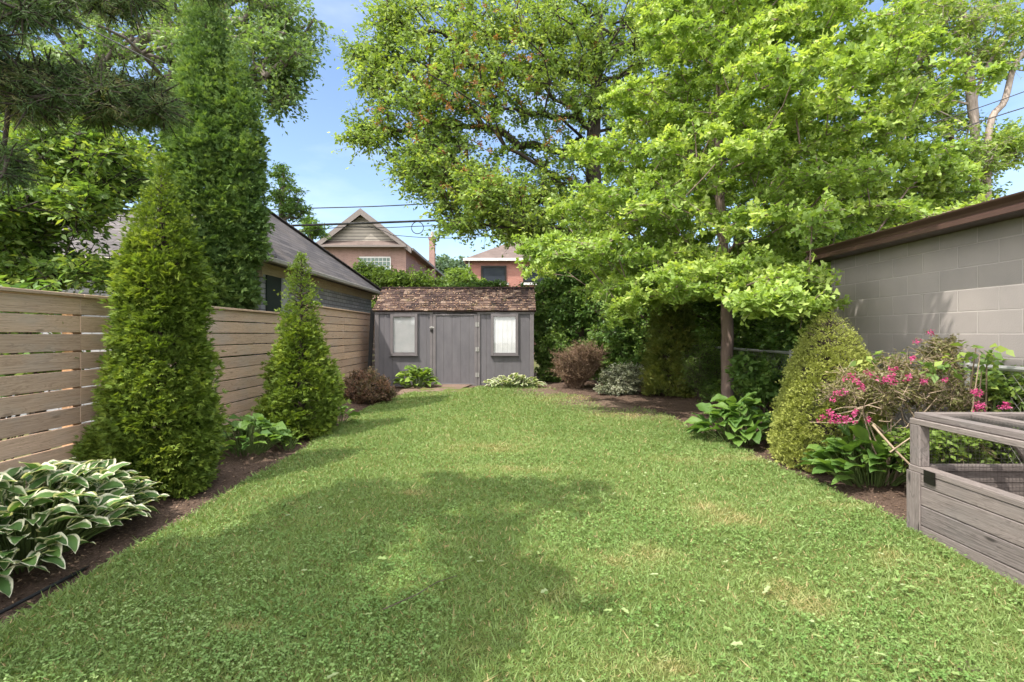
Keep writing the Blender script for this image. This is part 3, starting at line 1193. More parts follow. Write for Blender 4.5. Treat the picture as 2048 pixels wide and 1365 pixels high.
# ------------------------------------------------------------------ garden shed
def t111_mat():
    t = NT('grey_siding_paint')
    v = t.coord('UV')
    w = t.n.new('ShaderNodeSeparateXYZ')
    t.l.new(v, w.inputs[0])
    fr = t.math('FRACT', t.math('DIVIDE', w.outputs[0], 0.2))
    gr = t.math('ABSOLUTE', t.math('SUBTRACT', fr, 0.5))
    k = t.ramp(gr, [(0.475, 0.0), (0.49, 1.0)])
    n = t.noise(t.coord('Object', (1, 1, 0.3)), 8, 6, 0.6)
    n2 = t.noise(t.coord('Object', (1, 1, 0.12)), 60, 4, 0.7)
    c = t.ramp(n, [(0.3, (0.094, 0.089, 0.099)), (0.7, (0.122, 0.115, 0.126))])
    c = t.mix(k, c, (0.09, 0.082, 0.085))
    t.col(c)
    t.rough(0.75, 0.3)
    h = t.math('SUBTRACT', t.math('MULTIPLY', n2, 0.2), k)
    t.bump(h, 0.6, 0.008)
    return t.m


M_siding = t111_mat()
M_trim = plain_mat('grey_trim_paint', (0.125, 0.113, 0.118), 0.6, 0, 0.12, 5)
M_metal = plain_mat('grey_hinge_metal', (0.3, 0.29, 0.28), 0.5, 0.6)
M_steel = plain_mat('padlock_steel', (0.55, 0.53, 0.5), 0.3, 0.9)
M_darkm = plain_mat('dark_metal', (0.03, 0.028, 0.026), 0.45, 0.7)

SY = 12.0                       # front wall
SX0, SX1 = -3.20, 0.50
SZ0, SZE = 0.17, 1.94           # floor and eave
RY, RZ = 12.86, 2.545            # ridge
shed = thing('garden_shed', 'small grey painted shed with mossy brown shingle roof at the end of the lawn', 'shed', (-1.35, 12.8, SZ0))
wall = MB()
yb = 13.72
wall.poly([(SX0, SY, SZ0), (SX1, SY, SZ0), (SX1, SY, SZE), (SX0, SY, SZE)])
wall.poly([(SX1, SY, SZ0), (SX1, yb, SZ0), (SX1, yb, SZE), (SX1, RY, RZ - .03), (SX1, SY, SZE)])
wall.poly([(SX0, yb, SZ0), (SX0, SY, SZ0), (SX0, SY, SZE), (SX0, RY, RZ - .03), (SX0, yb, SZE)])
wall.poly([(SX1, yb, SZ0), (SX0, yb, SZ0), (SX0, yb, SZE), (SX1, yb, SZE)])
wall.build('wall', M_siding, shed)


def sx(px):
    return (px - 1024) / F * SY


def sz(py):
    return CAMZ + (HZ - py) / F * SY


tr = MB()
tr.box((SX0 - .02, SY - .03, SZE - .075), (SX1 + .02, SY - .004, SZE + .02))
tr.box((SX0 - .012, SY - .026, SZ0), (sx(758), SY - .002, SZE - .077))
tr.box((sx(1060), SY - .026, SZ0), (SX1 + .012, SY - .002, SZE - .077))
tr.box((sx(860), SY - .028, SZ0), (sx(865.5), SY - .002, SZE - .077))
tr.box((sx(955), SY - .028, SZ0), (sx(960.5), SY - .002, SZE - .077))
tr.box((SX0 - .01, SY - .02, SZ0 - .04), (SX1 + .01, SY - .002, SZ0 - .002))
tr.build('trim', M_trim, shed, bevel=.003)
# door with its frame boards
door = MB()
door.box((sx(870.5), SY - .012, SZ0 + .01), (sx(951.5), SY - .003, sz(629)), (1, 0, 0))
dr = door.build('door', M_siding, shed)
fr = MB()
fr.box((sx(866), SY - .03, SZ0 + .01), (sx(872), SY - .013, sz(625.5)))
fr.box((sx(949), SY - .03, SZ0 + .01), (sx(954.5), SY - .013, sz(625.5)))
fr.box((sx(872), SY - .03, sz(631.5)), (sx(949), SY - .013, sz(625.5)))
fr.box((sx(872), SY - .03, SZ0 + .012), (sx(949), SY - .013, SZ0 + .07))
fr.build('door_frame', M_trim, dr, bevel=.003)
for py in (649.5, 699, 750):
    hb = MB()
    z = sz(py)
    hb.box((sx(951), SY - .037, z - .05), (sx(954), SY - .031, z + .05))
    hb.box((sx(955.2), SY - .037, z - .05), (sx(958.5), SY - .031, z + .05))
    hb.tube([(sx(954.6), SY - .038, z - .055), (sx(954.6), SY - .038, z + .055)], .008, 8)
    hb.build('hinge', M_metal, dr)
lk = MB()
zx, zz_ = sx(863.5), sz(659)
lk.box((zx - .03, SY - .055, zz_ - .055), (zx + .03, SY - .033, zz_ + .005))
lkb = lk.build('padlock', M_darkm, dr, bevel=.006)
sh = MB()
sh.tube([(zx - .018, SY - .044, zz_), (zx - .018, SY - .044, zz_ + .04), (zx - .008, SY - .044, zz_ + .056), (zx + .008, SY - .044, zz_ + .056), (zx + .018, SY - .044, zz_ + .04), (zx + .018, SY - .044, zz_)], .005, 6)
sh.box((zx - .045, SY - .033, zz_ + .03), (zx + .06, SY - .029, zz_ + .06))
sh.build('hasp', M_steel, dr)

# windows
def blind_mat(name, slat):
    t = NT(name)
    v = t.coord('Object')
    s = t.n.new('ShaderNodeSeparateXYZ')
    t.l.new(v, s.inputs[0])
    n = t.noise(v, 6, 3)
    t.col(t.ramp(n, [(0.3, (0.42, 0.43, 0.44)), (0.7, (0.49, 0.49, 0.5))]))
    t.rough(0.6, 0.3)
    if not slat:
        n2 = t.noise(t.coord('Object', (9, 9, .7)), 3.0, 3)
        t.bump(n2, 0.3, 0.02)
    return t.m


def glass_mat():
    t = NT('window_glass')
    t.n.remove(t.p)
    tr_ = t.n.new('ShaderNodeBsdfTransparent')
    gl = t.n.new('ShaderNodeBsdfGlossy')
    gl.inputs['Roughness'].default_value = 0.03
    mx = t.n.new('ShaderNodeMixShader')
    mx.inputs[0].default_value = 0.07
    t.l.new(tr_.outputs[0], mx.inputs[1])
    t.l.new(gl.outputs[0], mx.inputs[2])
    t.l.new(mx.outputs[0], t.out.inputs[0])
    return t.m


M_glass = glass_mat()
M_blind = blind_mat('white_blind', True)
M_curtain = blind_mat('white_curtain', False)
for (a, b, kind) in ((787, 830, 'slats'), (987.5, 1031, 'curtain')):
    z1, z0 = sz(634), sz(706.5)
    w = MB()
    t_ = .065
    x0, x1 = sx(a), sx(b)
    w.box((x0 - t_, SY - .05, z0 - .05), (x0, SY - .003, z1 + t_))
    w.box((x1, SY - .05, z0 - .05), (x1 + t_, SY - .003, z1 + t_))
    w.box((x0, SY - .05, z1), (x1, SY - .003, z1 + t_))
    wo = w.build('window', M_trim, shed, bevel=.003)
    s_ = MB()
    s_.box((x0 - t_ - .012, SY - .07, z0 - .065), (x1 + t_ + .012, SY - .003, z0 - .0515))
    s_.box((x0, SY - .045, z0 - .05), (x1, SY - .003, z0 + .008))
    s_.build('sill', M_trim, wo)
    bl = MB()
    if kind == 'slats':
        zz_ = z0 + .012
        while zz_ < z1 - .01:
            bl.poly([(x0, SY - .004, zz_), (x1, SY - .004, zz_), (x1, SY - .012, zz_ + .021), (x0, SY - .012, zz_ + .021)])
            bl.poly([(x0, SY - .012, zz_ + .021), (x1, SY - .012, zz_ + .021), (x1, SY - .004, zz_ + .023), (x0, SY - .004, zz_ + .023)])
            zz_ += .023
        bl.build('blind', M_blind, wo)
    else:
        N_ = 60
        for i in range(N_):
            xa, xb_ = x0 + (x1 - x0) * i / N_, x0 + (x1 - x0) * (i + 1) / N_
            ya = SY - .010 + .0016 * math.sin(i * .5) + .0008 * math.sin(i * 1.3)
            yb_ = SY - .010 + .0016 * math.sin((i + 1) * .5) + .0008 * math.sin((i + 1) * 1.3)
            bl.poly([(xa, ya, z0 + .008), (xb_, yb_, z0 + .008), (xb_, yb_, z1), (xa, ya, z1)])
        bl.build('curtain', M_curtain, wo, smooth=True)
    gl = MB()
    gl.poly([(x0, SY - .022, z0 + .008), (x1, SY - .022, z0 + .008), (x1, SY - .022, z1), (x0, SY - .022, z1)])
    gl.build('pane', M_glass, wo)

# roof: courses of cedar shingles
def shingle_mat():
    t = NT('mossy_shingles')
    r, _, _ = t.attr()
    c = t.ramp(r, [(0.0, (0.028, 0.021, 0.022)), (0.5, (0.07, 0.046, 0.042)), (0.85, (0.13, 0.09, 0.074)), (1.0, (0.21, 0.155, 0.125))])
    n = t.noise(t.coord('Object'), 2.6, 5, 0.6)
    c = t.mix(t.ramp(n, [(0.5, 0.0), (0.7, 0.6)]), c, (0.055, 0.04, 0.038))
    n2 = t.noise(t.coord('Object'), 5.0, 5, 0.7)
    c = t.mix(t.ramp(n2, [(0.56, 0.0), (0.72, 0.5)]), c, (0.13, 0.12, 0.05))
    t.col(c)
    t.rough(0.95, 0.1)
    t.bump(t.noise(t.coord('Object', (3, 1, 1)), 25, 5, 0.7), 0.8, 0.01)
    return t.m


M_shingle = shingle_mat()
rf = MB()
ov = .06
fx0, fx1 = SX0 - .05, SX1 + .06
sl = Vector((0, RY - (SY - ov), RZ - (SZE - .005)))
SL = sl.length
sl.normalize()
nr = Vector((0, -sl.z, sl.y))
p0 = Vector((0, SY - ov, SZE - .005))
# deck
for (ya, yb_, za, zb) in ((SY - ov, RY, SZE - .005, RZ), (yb + ov, RY, SZE - .005, RZ)):
    n_ = Vector((0, -(zb - za) * (1 if ya < yb_ else -1), abs(yb_ - ya))).normalized() * .03
    c = [Vector((fx0, ya, za)), Vector((fx1, ya, za)), Vector((fx1, yb_, zb)), Vector((fx0, yb_, zb))]
    rf.hexa([c[0] - n_, c[1] - n_, c[2] - n_, c[3] - n_, c[0], c[1], c[2], c[3]], None, 0.2)
rows = 10
rr_ = random.Random(3)
for i in range(rows):
    s0 = SL * i / rows - .01
    s1 = min(SL, SL * (i + 1) / rows + .05)
    x = fx0 + rr_.uniform(-.0, .0)
    while x < fx1:
        w_ = rr_.uniform(.08, .2)
        xe = min(fx1, x + w_)
        th = rr_.uniform(.007, .022)
        d0 = s0 + rr_.uniform(-.014, .014)
        a = p0 + sl * d0
        b = p0 + sl * s1
        lo0, lo1 = nr * .004, nr * (.004 + th)
        c = [Vector((x + .003, a.y, a.z)), Vector((xe - .003, a.y, a.z)), Vector((xe - .003, b.y, b.z)), Vector((x + .003, b.y, b.z))]
        cz = rr_.random() ** 1.2
        rf.hexa([c[0] + lo0, c[1] + lo0, c[2], c[3], c[0] + lo1, c[1] + lo1, c[2] + nr * .006, c[3] + nr * .006], None, cz)
        x = xe
rf.bar((fx0, RY, RZ + .012), (fx1, RY, RZ + .012), .14, .03, tint=.2)
rf.build('roof', M_shingle, shed)
M_dead = leaf_mat('dead_leaves', (0.10, 0.055, 0.035), (0.27, 0.16, 0.10), (0.46, 0.34, 0.24), trans=0.1, rough=0.9)
n = 1500
rs = np.random.RandomState(8)
xx = rs.uniform(fx0, fx1, n)
uu = rs.rand(n) ** 1.4 * SL
row = np.round(uu / (SL / rows)) * (SL / rows) + rs.normal(size=n) * .012
uu = np.clip(np.where(rs.rand(n) < .7, row, uu), .0, SL)
pos = np.array(p0)[None] + np.array(sl)[None] * uu[:, None] + np.array(nr)[None] * .034
pos[:, 0] = xx
LV = Leaves('kite')
s = rs.uniform(.02, .05, n)
LV.add(pos, rs.normal(size=(n, 3)) * np.array([1, .5, .35]), np.array(nr)[None] + rs.normal(size=(n, 3)) * .4, s, s * .55, rs.rand(n))
tag(LV.build('dry_leaves', M_dead), 'dry brown leaves caught on the shingles of the shed roof', 'dry leaves', kind='stuff')

# ------------------------------------------------------------------ neighbour's garage (left, hip roof)
M_nbrick = brick_mat('grey_brick', (0.23, 0.235, 0.25), (0.31, 0.31, 0.325), (0.13, 0.13, 0.135), 0.26, 0.085, 0.009, bump=.6)
M_nroof = brick_mat('old_roof_shingles', (0.062, 0.056, 0.06), (0.12, 0.107, 0.11), (0.03, 0.027, 0.027), 0.45, 0.14, 0.008, bump=.8, var=(0.135, 0.112, 0.102), smooth=.4)
M_gutter = plain_mat('grey_gutter', (0.3, 0.27, 0.24), 0.5, 0.1)
M_fascia = wood_mat('yellowed_fascia', (0.25, 0.19, 0.12), (0.4, 0.32, 0.2), (0.48, 0.4, 0.27), .6, .2)
M_gdark = plain_mat('dark_green_door', (0.012, 0.022, 0.016), 0.6)
M_wpost = plain_mat('pale_post', (0.3, 0.3, 0.32), 0.7)
gx, gy0, gy1, gxl = -3.68, 7.78, 14.72, -9.1
ze = CAMZ + .315 * abs(gx)
apex = P(469, 377, 11.3)
ng = thing('neighbour_garage', 'grey brick garage with weathered pyramid shingle roof behind the slat fence', 'garage', (gx - 2.7, 11.2, -0.12))
wl_ = MB()
wx0, wx1, wy0, wy1 = gxl + .3, gx - .28, gy0 + .3, gy1 - .3
zt = ze - .06
for q in ([(wx0, wy0), (wx1, wy0)], [(wx1, wy0), (wx1, wy1)], [(wx1, wy1), (wx0, wy1)], [(wx0, wy1), (wx0, wy0)]):
    (xa, ya), (xb_, yb_) = q
    wl_.poly([(xa, ya, -0.12), (xb_, yb_, -0.12), (xb_, yb_, zt), (xa, ya, zt)])
wl_.build('wall', M_nbrick, ng)
r_ = MB()
c0, c1, c2, c3 = (gxl, gy0, ze), (gx, gy0, ze), (gx, gy1, ze), (gxl, gy1, ze)
ap = tuple(apex)
for a, b in ((c0, c1), (c1, c2), (c2, c3), (c3, c0)):
    r_.poly([a, b, ap])
    r_.poly([b, a, (a[0], a[1], a[2] - .03), (b[0], b[1], b[2] - .03)])
r_.poly([(c[0], c[1], c[2] - .03) for c in (c0, c3, c2, c1)])
nroof = r_.build('roof', M_nroof, ng)
hp = MB()
for c in (c0, c1, c2):
    a, b = Vector(c), Vector(ap)
    N_ = 26
    for i in range(N_):
        p, q = a.lerp(b, i / N_), a.lerp(b, (i + 1) / N_)
        hp.bar(p + Vector((0, 0, .012)), q + Vector((0, 0, .022)), .2, .016)
hp.build('hip_cap', M_nroof, nroof)
gt = MB()
gt.box((gx + .002, gy0 - .09, ze - .075), (gx + .085, gy1, ze - .005))
gt.box((gxl, gy0 - .09, ze - .075), (gx + .0, gy0 - .002, ze - .005))
gt.build('gutter', M_gutter, ng, bevel=.01)
fa = MB()
fa.box((gx - .25, wy0, ze - .21), (gx - .278, wy1, ze - .035), (0, 1, 0))
fa.box((wx0, wy0 - .03, ze - .26), (wx1 + .03, wy0 - .002, ze - .035), (1, 0, 0))
fa.build('fascia', M_fascia, ng)
dd = MB()
dd.box((wx1 + .002, 8.22, 0), (wx1 + .03, 8.72, ze - .212))
dd.build('door', M_gdark, ng)
dd = MB()
dd.box((wx1 + .002, 8.73, 0), (wx1 + .05, 8.95, ze - .212))
dd.build('door_post', M_wpost, ng)

# ------------------------------------------------------------------ garage on the right
M_block = brick_mat('painted_blocks', (0.25, 0.229, 0.218), (0.277, 0.253, 0.24), (0.35, 0.323, 0.306), 0.4, 0.2, 0.007, bump=1.0, loc=(0.11, 0.0, 0), smooth=.3)
M_bgutter = plain_mat('brown_gutter', (0.055, 0.03, 0.024), 0.38, 0.1, .1, 5, .02)
rg = thing('block_garage', 'beige painted concrete block garage with brown gutter at the right', 'garage', (6, 4, 0))
bx, by0, by1, bz = 4.1, -3.0, 6.58, 2.47
w = MB()
w.poly([(bx, by1, -.12), (bx, by0, -.12), (bx, by0, bz), (bx, by1, bz)])
w.poly([(bx + 6, by1, -.12), (bx, by1, -.12), (bx, by1, bz), (bx + 6, by1, bz)])
w.poly([(bx, by0, -.12), (bx + 6, by0, -.12), (bx + 6, by0, bz), (bx, by0, bz)])
w.build('wall', M_block, rg)
r = MB()
for (x0_, x1_, z0_, z1_) in ((bx - .16, bx + 3, bz - .01, bz + .62), (bx + 6.2, bx + 3, bz - .01, bz + .62)):
    r.hexa([(x0_, by0 - .2, z0_ - .03), (x1_, by0 - .2, z1_ - .03), (x1_, by1 + .18, z1_ - .03), (x0_, by1 + .18, z0_ - .03),
            (x0_, by0 - .2, z0_ + .02), (x1_, by0 - .2, z1_ + .02), (x1_, by1 + .18, z1_ + .02), (x0_, by1 + .18, z0_ + .02)])
r.build('roof', M_nroof, rg)
gm = MB()
prof = [(-.30, .0), (-.285, .045), (-.262, .062), (-.27, .09), (-.30, .125), (-.30, .14), (-.165, .14), (-.165, -.005), (-.262, -.005)]
gm.prism([(a, b) for a, b in prof], by0, by1 + .12, lambda u, v, t: (bx + u + .04, t, bz - .135 + v))
gm.build('gutter', M_bgutter, rg, bevel=.004)
so = MB()
so.box((bx - .13, by0, bz - .13), (bx - .002, by1 + .1, bz - .09))
so.box((bx - .124, by1 + .101, bz - .13), (bx + 6, by1 + .13, bz + .0))
so.build('soffit', M_bgutter, rg)
dp = MB()
dp.tube([(bx - .1, by1 + .06, bz - .13), (bx - .06, by1 + .07, bz - .22), (bx + .03, by1 + .07, bz - .32), (bx + .03, by1 + .07, 0.0)], .03, 8)
dp.build('downspout', M_bgutter, rg)

# ------------------------------------------------------------------ chain link fence on the right
M_galv = plain_mat('galvanised_steel', (0.42, 0.42, 0.42), 0.5, 0.7)
M_wire = plain_mat('fence_wire', (0.22, 0.21, 0.2), 0.6, 0.6)
cf = thing('chain_link_fence', 'low chain link fence with pale top rail behind the right flower bed', 'fence', (3.87, 3, 0))
CX, cz1 = 3.87, 1.125
mb = MB()
mb.tube([(CX, 1.5, cz1), (CX, 7.5, cz1 + .01), (CX, 14.5, cz1 + .03)], .021, 8)
mb.build('top_rail', M_galv, cf)
for y in (1.6, 4.35, 7.1, 9.85, 12.6):
    mb = MB()
    mb.tube([(CX, y, 0), (CX, y, cz1 + .05)], .026, 8)
    mb.build('post', M_galv, cf)
TB = Tubes()
s_ = .055
ya = np.arange(1.5, 9.6, s_ * 2 * .7)
A, B = [], []
for y in ya:
    for sgn in (1, -1):
        z0_, z1_ = .12, cz1
        dy = (z1_ - z0_) * sgn * .8
        y0_, y1_ = y, y + dy
        A.append((CX + .003 * sgn, y0_, z0_)); B.append((CX + .003 * sgn, y1_, z1_))
TB.seg(np.array(A), np.array(B), np.full(len(A), .0019), np.full(len(A), .0019))
TB.build('wire_mesh', M_wire, cf, 3)

# ------------------------------------------------------------------ raised planter with screened frame, near right
M_old = wood_mat('weathered_grey_wood', (0.09, 0.077, 0.073), (0.165, 0.142, 0.135), (0.24, 0.21, 0.20), .8, .9)
M_mesh = plain_mat('hardware_cloth', (0.09, 0.085, 0.08), 0.6, 0.5)
pl = thing('raised_planter', 'weathered grey wooden raised planter with wire screened upper frame', 'planter', (3.4, 2.4, 0))
QX0, QX1, QY0, QY1 = 2.77, 3.72, 0.9, 3.57
prng = random.Random(9)
zz_ = .0
for i, (z0_, z1_) in enumerate(((-.05, .10), (.105, .235), (.240, .365), (.370, .452))):
    mb = MB()
    mb.box((QX0, QY0, z0_), (QX0 + .035, QY1 - .0, z1_), (0, 1, 0), prng.random())
    mb.box((QX0 + .0355, QY1 - .035, z0_), (QX1 - .0355, QY1, z1_), (1, 0, 0), prng.random())
    mb.box((QX1 - .035, QY0, z0_), (QX1, QY1, z1_), (0, 1, 0), prng.random())
    mb.box((QX0 + .0355, QY0, z0_), (QX1 - .0355, QY0 + .035, z1_), (1, 0, 0), prng.random())
    mb.build('side_board', M_old, pl, bevel=.004)
mb = MB()
mb.box((QX0 - .006, QY0, .455), (QX0 + .075, QY1, .495), (0, 1, 0), .7)
mb.box((QX0 + .0755, QY1 - .06, .455), (QX1, QY1, .495), (1, 0, 0), .4)
mb.box((QX1 - .07, QY0, .455), (QX1, QY1 - .061, .495), (0, 1, 0), .4)
mb.build('ledge', M_old, pl, bevel=.004)
for (x, y) in ((QX0 + .001, QY1 - .09), (QX1 - .07, QY1 - .09), (QX0 + .001, QY0), (QX1 - .07, QY0), (QX0 + .001, 2.0)):
    mb = MB()
    mb.box((x, y, .4955), (x + .07, y + .089, .776), (0, 0, 1), prng.random())
    mb.build('post', M_old, pl, bevel=.004)
mb = MB()
mb.box((QX0 - .012, QY1 - .105, .0), (QX0 - .001, QY1 + .012, .454), (0, 0, 1), .35)
mb.build('corner_board', M_old, pl, bevel=.003)
for (z0_, z1_, o_) in ((.777, .815, 0), (.818, .858, .018)):
    mb = MB()
    mb.box((QX0 + o_, QY0, z0_), (QX0 + .075 + o_, QY1 - o_, z1_), (0, 1, 0), prng.random())
    mb.box((QX0 + .0755 + o_, QY1 - .07 - o_, z0_), (QX1, QY1 - o_, z1_), (1, 0, 0), prng.random())
    mb.box((QX1 - .07, QY0, z0_), (QX1, QY1 - .071 - o_, z1_), (0, 1, 0), prng.random())
    mb.build('top_rail' if o_ == 0 else 'lid_rail', M_old, pl, bevel=.004)
mb = MB()
mb.bar((QX0 + .38, QY0 + .1, .84), (QX0 + .38, QY1 - .095, .84), .06, .036)
mb.bar((QX1 - .10, QY1 - .02, .50), (QX1 - .32, QY1 - .02, .775), .03, .07)
mb.build('brace', M_old, pl, bevel=.003)


def grid_wires(mb_pts, name, parent):
    A, B = mb_pts
    TBg = Tubes()
    TBg.seg(np.array(A), np.array(B), np.full(len(A), .0009), np.full(len(A), .0009))
    TBg.build(name, M_mesh, parent, 3)


A, B = [], []
for x in np.arange(QX0 + .07, QX1, .025):
    A.append((x, QY1 - .075, .10)); B.append((x, QY1 - .075, .78))
    A.append((x, QY0, .838)); B.append((x, QY1 - .09, .838))
for z in np.arange(.1, .78, .025):
    A.append((QX0 + .07, QY1 - .076, z)); B.append((QX1, QY1 - .076, z))
for y in np.arange(QY0, QY1 - .09, .025):
    A.append((QX0 + .09, y, .8385)); B.append((QX1 - .07, y, .8385))
    A.append((QX1 - .075, y, .49)); B.append((QX1 - .075, y, .78))
grid_wires((A, B), 'wire_screen', pl)
mb = MB()
mb.box((QX0 - .0135, 3.34, .405), (QX0 - .008, 3.43, .447), None)
mb.box((QX0 - .0135, 3.34, .4485), (QX0 - .008, 3.43, .49), None)
mb.build('hinge', M_darkm, pl)
mb = MB()
mb.box((QX0 + .036, QY0 + .036, .2), (QX1 - .036, QY1 - .036, .27))
mb.build('soil', M_soil, pl)

# ------------------------------------------------------------------ houses beyond
M_brickA = brick_mat('salmon_brick', (0.215, 0.125, 0.108), (0.28, 0.17, 0.15), (0.32, 0.25, 0.22), .24, .075, .008, bump=.2)
M_brickB = brick_mat('red_brick', (0.28, 0.11, 0.085), (0.35, 0.15, 0.12), (0.32, 0.22, 0.19), .24, .075, .008, bump=.2)
M_lap = brick_mat('beige_lap_siding', (0.29, 0.265, 0.23), (0.31, 0.28, 0.245), (0.11, 0.10, 0.09), 40.0, .24, .03, bump=.3)
M_rake = plain_mat('brown_rake_board', (0.14, 0.118, 0.11), .6)
M_hroof = brick_mat('brown_asphalt_shingles', (0.10, 0.078, 0.07), (0.145, 0.112, 0.10), (0.12, 0.08, 0.07), .4, .18, .01, bump=.3)
M_white = plain_mat('white_paint', (0.55, 0.54, 0.53), .5)
M_wdark = plain_mat('dark_window_glass', (0.03, 0.035, 0.045), 0.08, 0, .1, 3, 0)
M_wpale = plain_mat('pale_window_glass', (0.16, 0.22, 0.2), 0.12, 0, .5, 1.2, 0)

D = 38.0
hx1, hxa, hx0 = -7.87, -11.1, -14.3
he, ha = P(812, 494, D)[2], P(725, 424, D)[2]
ha_ = thing('gable_house', 'salmon brick house with beige siding gable rising behind the shed', 'house', (hxa, D + 8, -0.12))
w = MB()
w.poly([(hx0, D, -.12), (hx1, D, -.12), (hx1, D, he), (hx0, D, he)])
w.poly([(hx1, D, -.12), (hx1, D + 17, -.12), (hx1, D + 17, he), (hx1, D, he)])
w.poly([(hx0, D + 17, -.12), (hx0, D, -.12), (hx0, D, he), (hx0, D + 17, he)])
w.poly([(hx1, D + 17, -.12), (hx0, D + 17, -.12), (hx0, D + 17, he), (hx1, D + 17, he)])
w.build('wall', M_brickA, ha_)
gb = MB()
gb.poly([(hx0 + .3, D + .02, he + .28), (hx1 - .3, D + .02, he + .28), (hxa, D + .02, ha - .2)])
gb.build('gable', M_lap, ha_)
r = MB()
for (xe, s) in ((hx0, -1), (hx1, 1)):
    k = (ha - he) / abs(xe - hxa)
    xo = xe + s * .5
    zo = he - .5 * k + .25
    a = [(xo, D - .5, zo), (hxa, D - .5, ha + .1), (hxa, D + 17.5, ha + .1), (xo, D + 17.5, zo)]
    r.hexa([(p[0], p[1], p[2] - .12) for p in a] + a)
    r.poly([(xo, D - .2, zo - .13), (xe, D - .2, zo - .13), (xe, D + 17.5, zo - .13), (xo, D + 17.5, zo - .13)])
rfA = r.build('roof', M_hroof, ha_)
rk = MB()
for (xe, s) in ((hx0, -1), (hx1, 1)):
    k = (ha - he) / abs(xe - hxa)
    xo = xe + s * .5
    zo = he - .5 * k + .25
    rk.hexa([(xo, D - .56, zo - .42), (hxa, D - .56, ha - .34), (hxa, D - .51, ha - .34), (xo, D - .51, zo - .42),
             (xo, D - .56, zo + .02), (hxa, D - .56, ha + .14), (hxa, D - .51, ha + .14), (xo, D - .51, zo + .02)])
    rk.box((xo + s * .02, D - .5, zo - .2), (xo + s * .14, D + 17.5, zo - .02))
rk.build('rake_board', M_rake, ha_)
pt = MB()
pt.hexa([(hx0 - .2, D - .55, he - .05), (hx1 + .1, D - .55, he - .05), (hx1 + .1, D - .005, he - .05), (hx0 - .2, D - .005, he - .05),
         (hx0 - .2, D - .55, he + .05), (hx1 + .1, D - .55, he + .05), (hx1 - .2, D - .005, he + .45), (hx0 + .2, D - .005, he + .45)])
pt.build('pent_roof', M_hroof, ha_)
gt_ = MB()
gt_.box((hx0 - .25, D - .68, he - .12), (hx1 + .15, D - .56, he + .02))
gt_.build('gutter', M_rake, ha_)
wz1, wz0 = P(0, 514, D)[2], P(0, 552, D)[2]
wxa, wxb = P(719, 0, D)[0], P(781, 0, D)[0]
w = MB()
w.box((wxa, D - .06, wz0), (wxb, D - .01, wz0 + .1)); w.box((wxa, D - .06, wz1 - .1), (wxb, D - .01, wz1))
nn_ = 8
for i in range(nn_ + 1):
    x = wxa + (wxb - wxa) * i / nn_
    t_ = .08 if i in (0, nn_) else .035
    w.box((x - t_ / 2, D - .055, wz0 + .101), (x + t_ / 2, D - .01, wz1 - .101))
for i in range(1, 4):
    z = wz0 + (wz1 - wz0) * i / 4
    w.box((wxa + .05, D - .05, z - .02), (wxb - .05, D - .012, z + .02))
wo = w.build('window', M_white, ha_)
w = MB()
w.poly([(wxa, D - .009, wz0), (wxb, D - .009, wz0), (wxb, D - .009, wz1), (wxa, D - .009, wz1)])
w.build('pane', M_wpale, wo)
ch = MB()
cxa, cxb = P(859, 0, 48)[0], P(870, 0, 48)[0]
cz_ = P(0, 480, 48)[2]
ch.box((cxa, 47.7, -.12), (cxb, 48.3, cz_))
ch.box((cxa - .06, 47.64, cz_ + .003), (cxb + .06, 48.36, cz_ + .2))
cho = ch.build('chimney', M_brickA, rfA)
ch = MB()
ch.tube([((cxa + cxb) / 2, 48, cz_ + .203), ((cxa + cxb) / 2, 48, cz_ + .75)], [.19, .12], 10)
ch.build('chimney_pot', M_lap, ha_)

D = 36.0
hb = thing('hip_house', 'red brick house with brown hip roof and white gutters right of the chimney', 'house', (1.5, D + 5, -0.12))
bx0_, bx1_ = P(940, 0, D)[0], 6.5
be = P(0, 519, D)[2]
w = MB()
w.poly([(bx0_, D, -.12), (bx1_, D, -.12), (bx1_, D, be), (bx0_, D, be)])
w.poly([(bx0_, D + 10, -.12), (bx0_, D, -.12), (bx0_, D, be), (bx0_, D + 10, be)])
w.poly([(bx1_, D, -.12), (bx1_, D + 10, -.12), (bx1_, D + 10, be), (bx1_, D, be)])
w.build('wall', M_brickB, hb)
r = MB()
o_ = .35
c0, c1, c2, c3 = (bx0_ - o_, D - o_, be), (bx1_ + o_, D - o_, be), (bx1_ + o_, D + 10 + o_, be), (bx0_ - o_, D + 10 + o_, be)
r1, r2 = (bx0_ + 3.9, D + 5, be + 2.5), (bx1_ - 3.9, D + 5, be + 2.5)
r.poly([c0, c1, r2, r1]); r.poly([c1, c2, r2]); r.poly([c2, c3, r1, r2]); r.poly([c3, c0, r1])
r.poly([(c[0], c[1], c[2] - .02) for c in (c0, c3, c2, c1)])
r.build('roof', M_hroof, hb)
gt_ = MB()
gt_.box((bx0_ - o_ - .1, D - o_ - .12, be - .16), (bx1_ + o_, D - o_ - .01, be + .02))
gt_.box((bx0_ - o_ - .1, D - o_ - .009, be - .16), (bx0_ - o_ - .01, D + 10, be + .02))
gt_.box((bx0_ - .12, D - .1, 0), (bx0_ - .02, D - .02, be - .1))
gt_.build('gutter', M_white, hb)
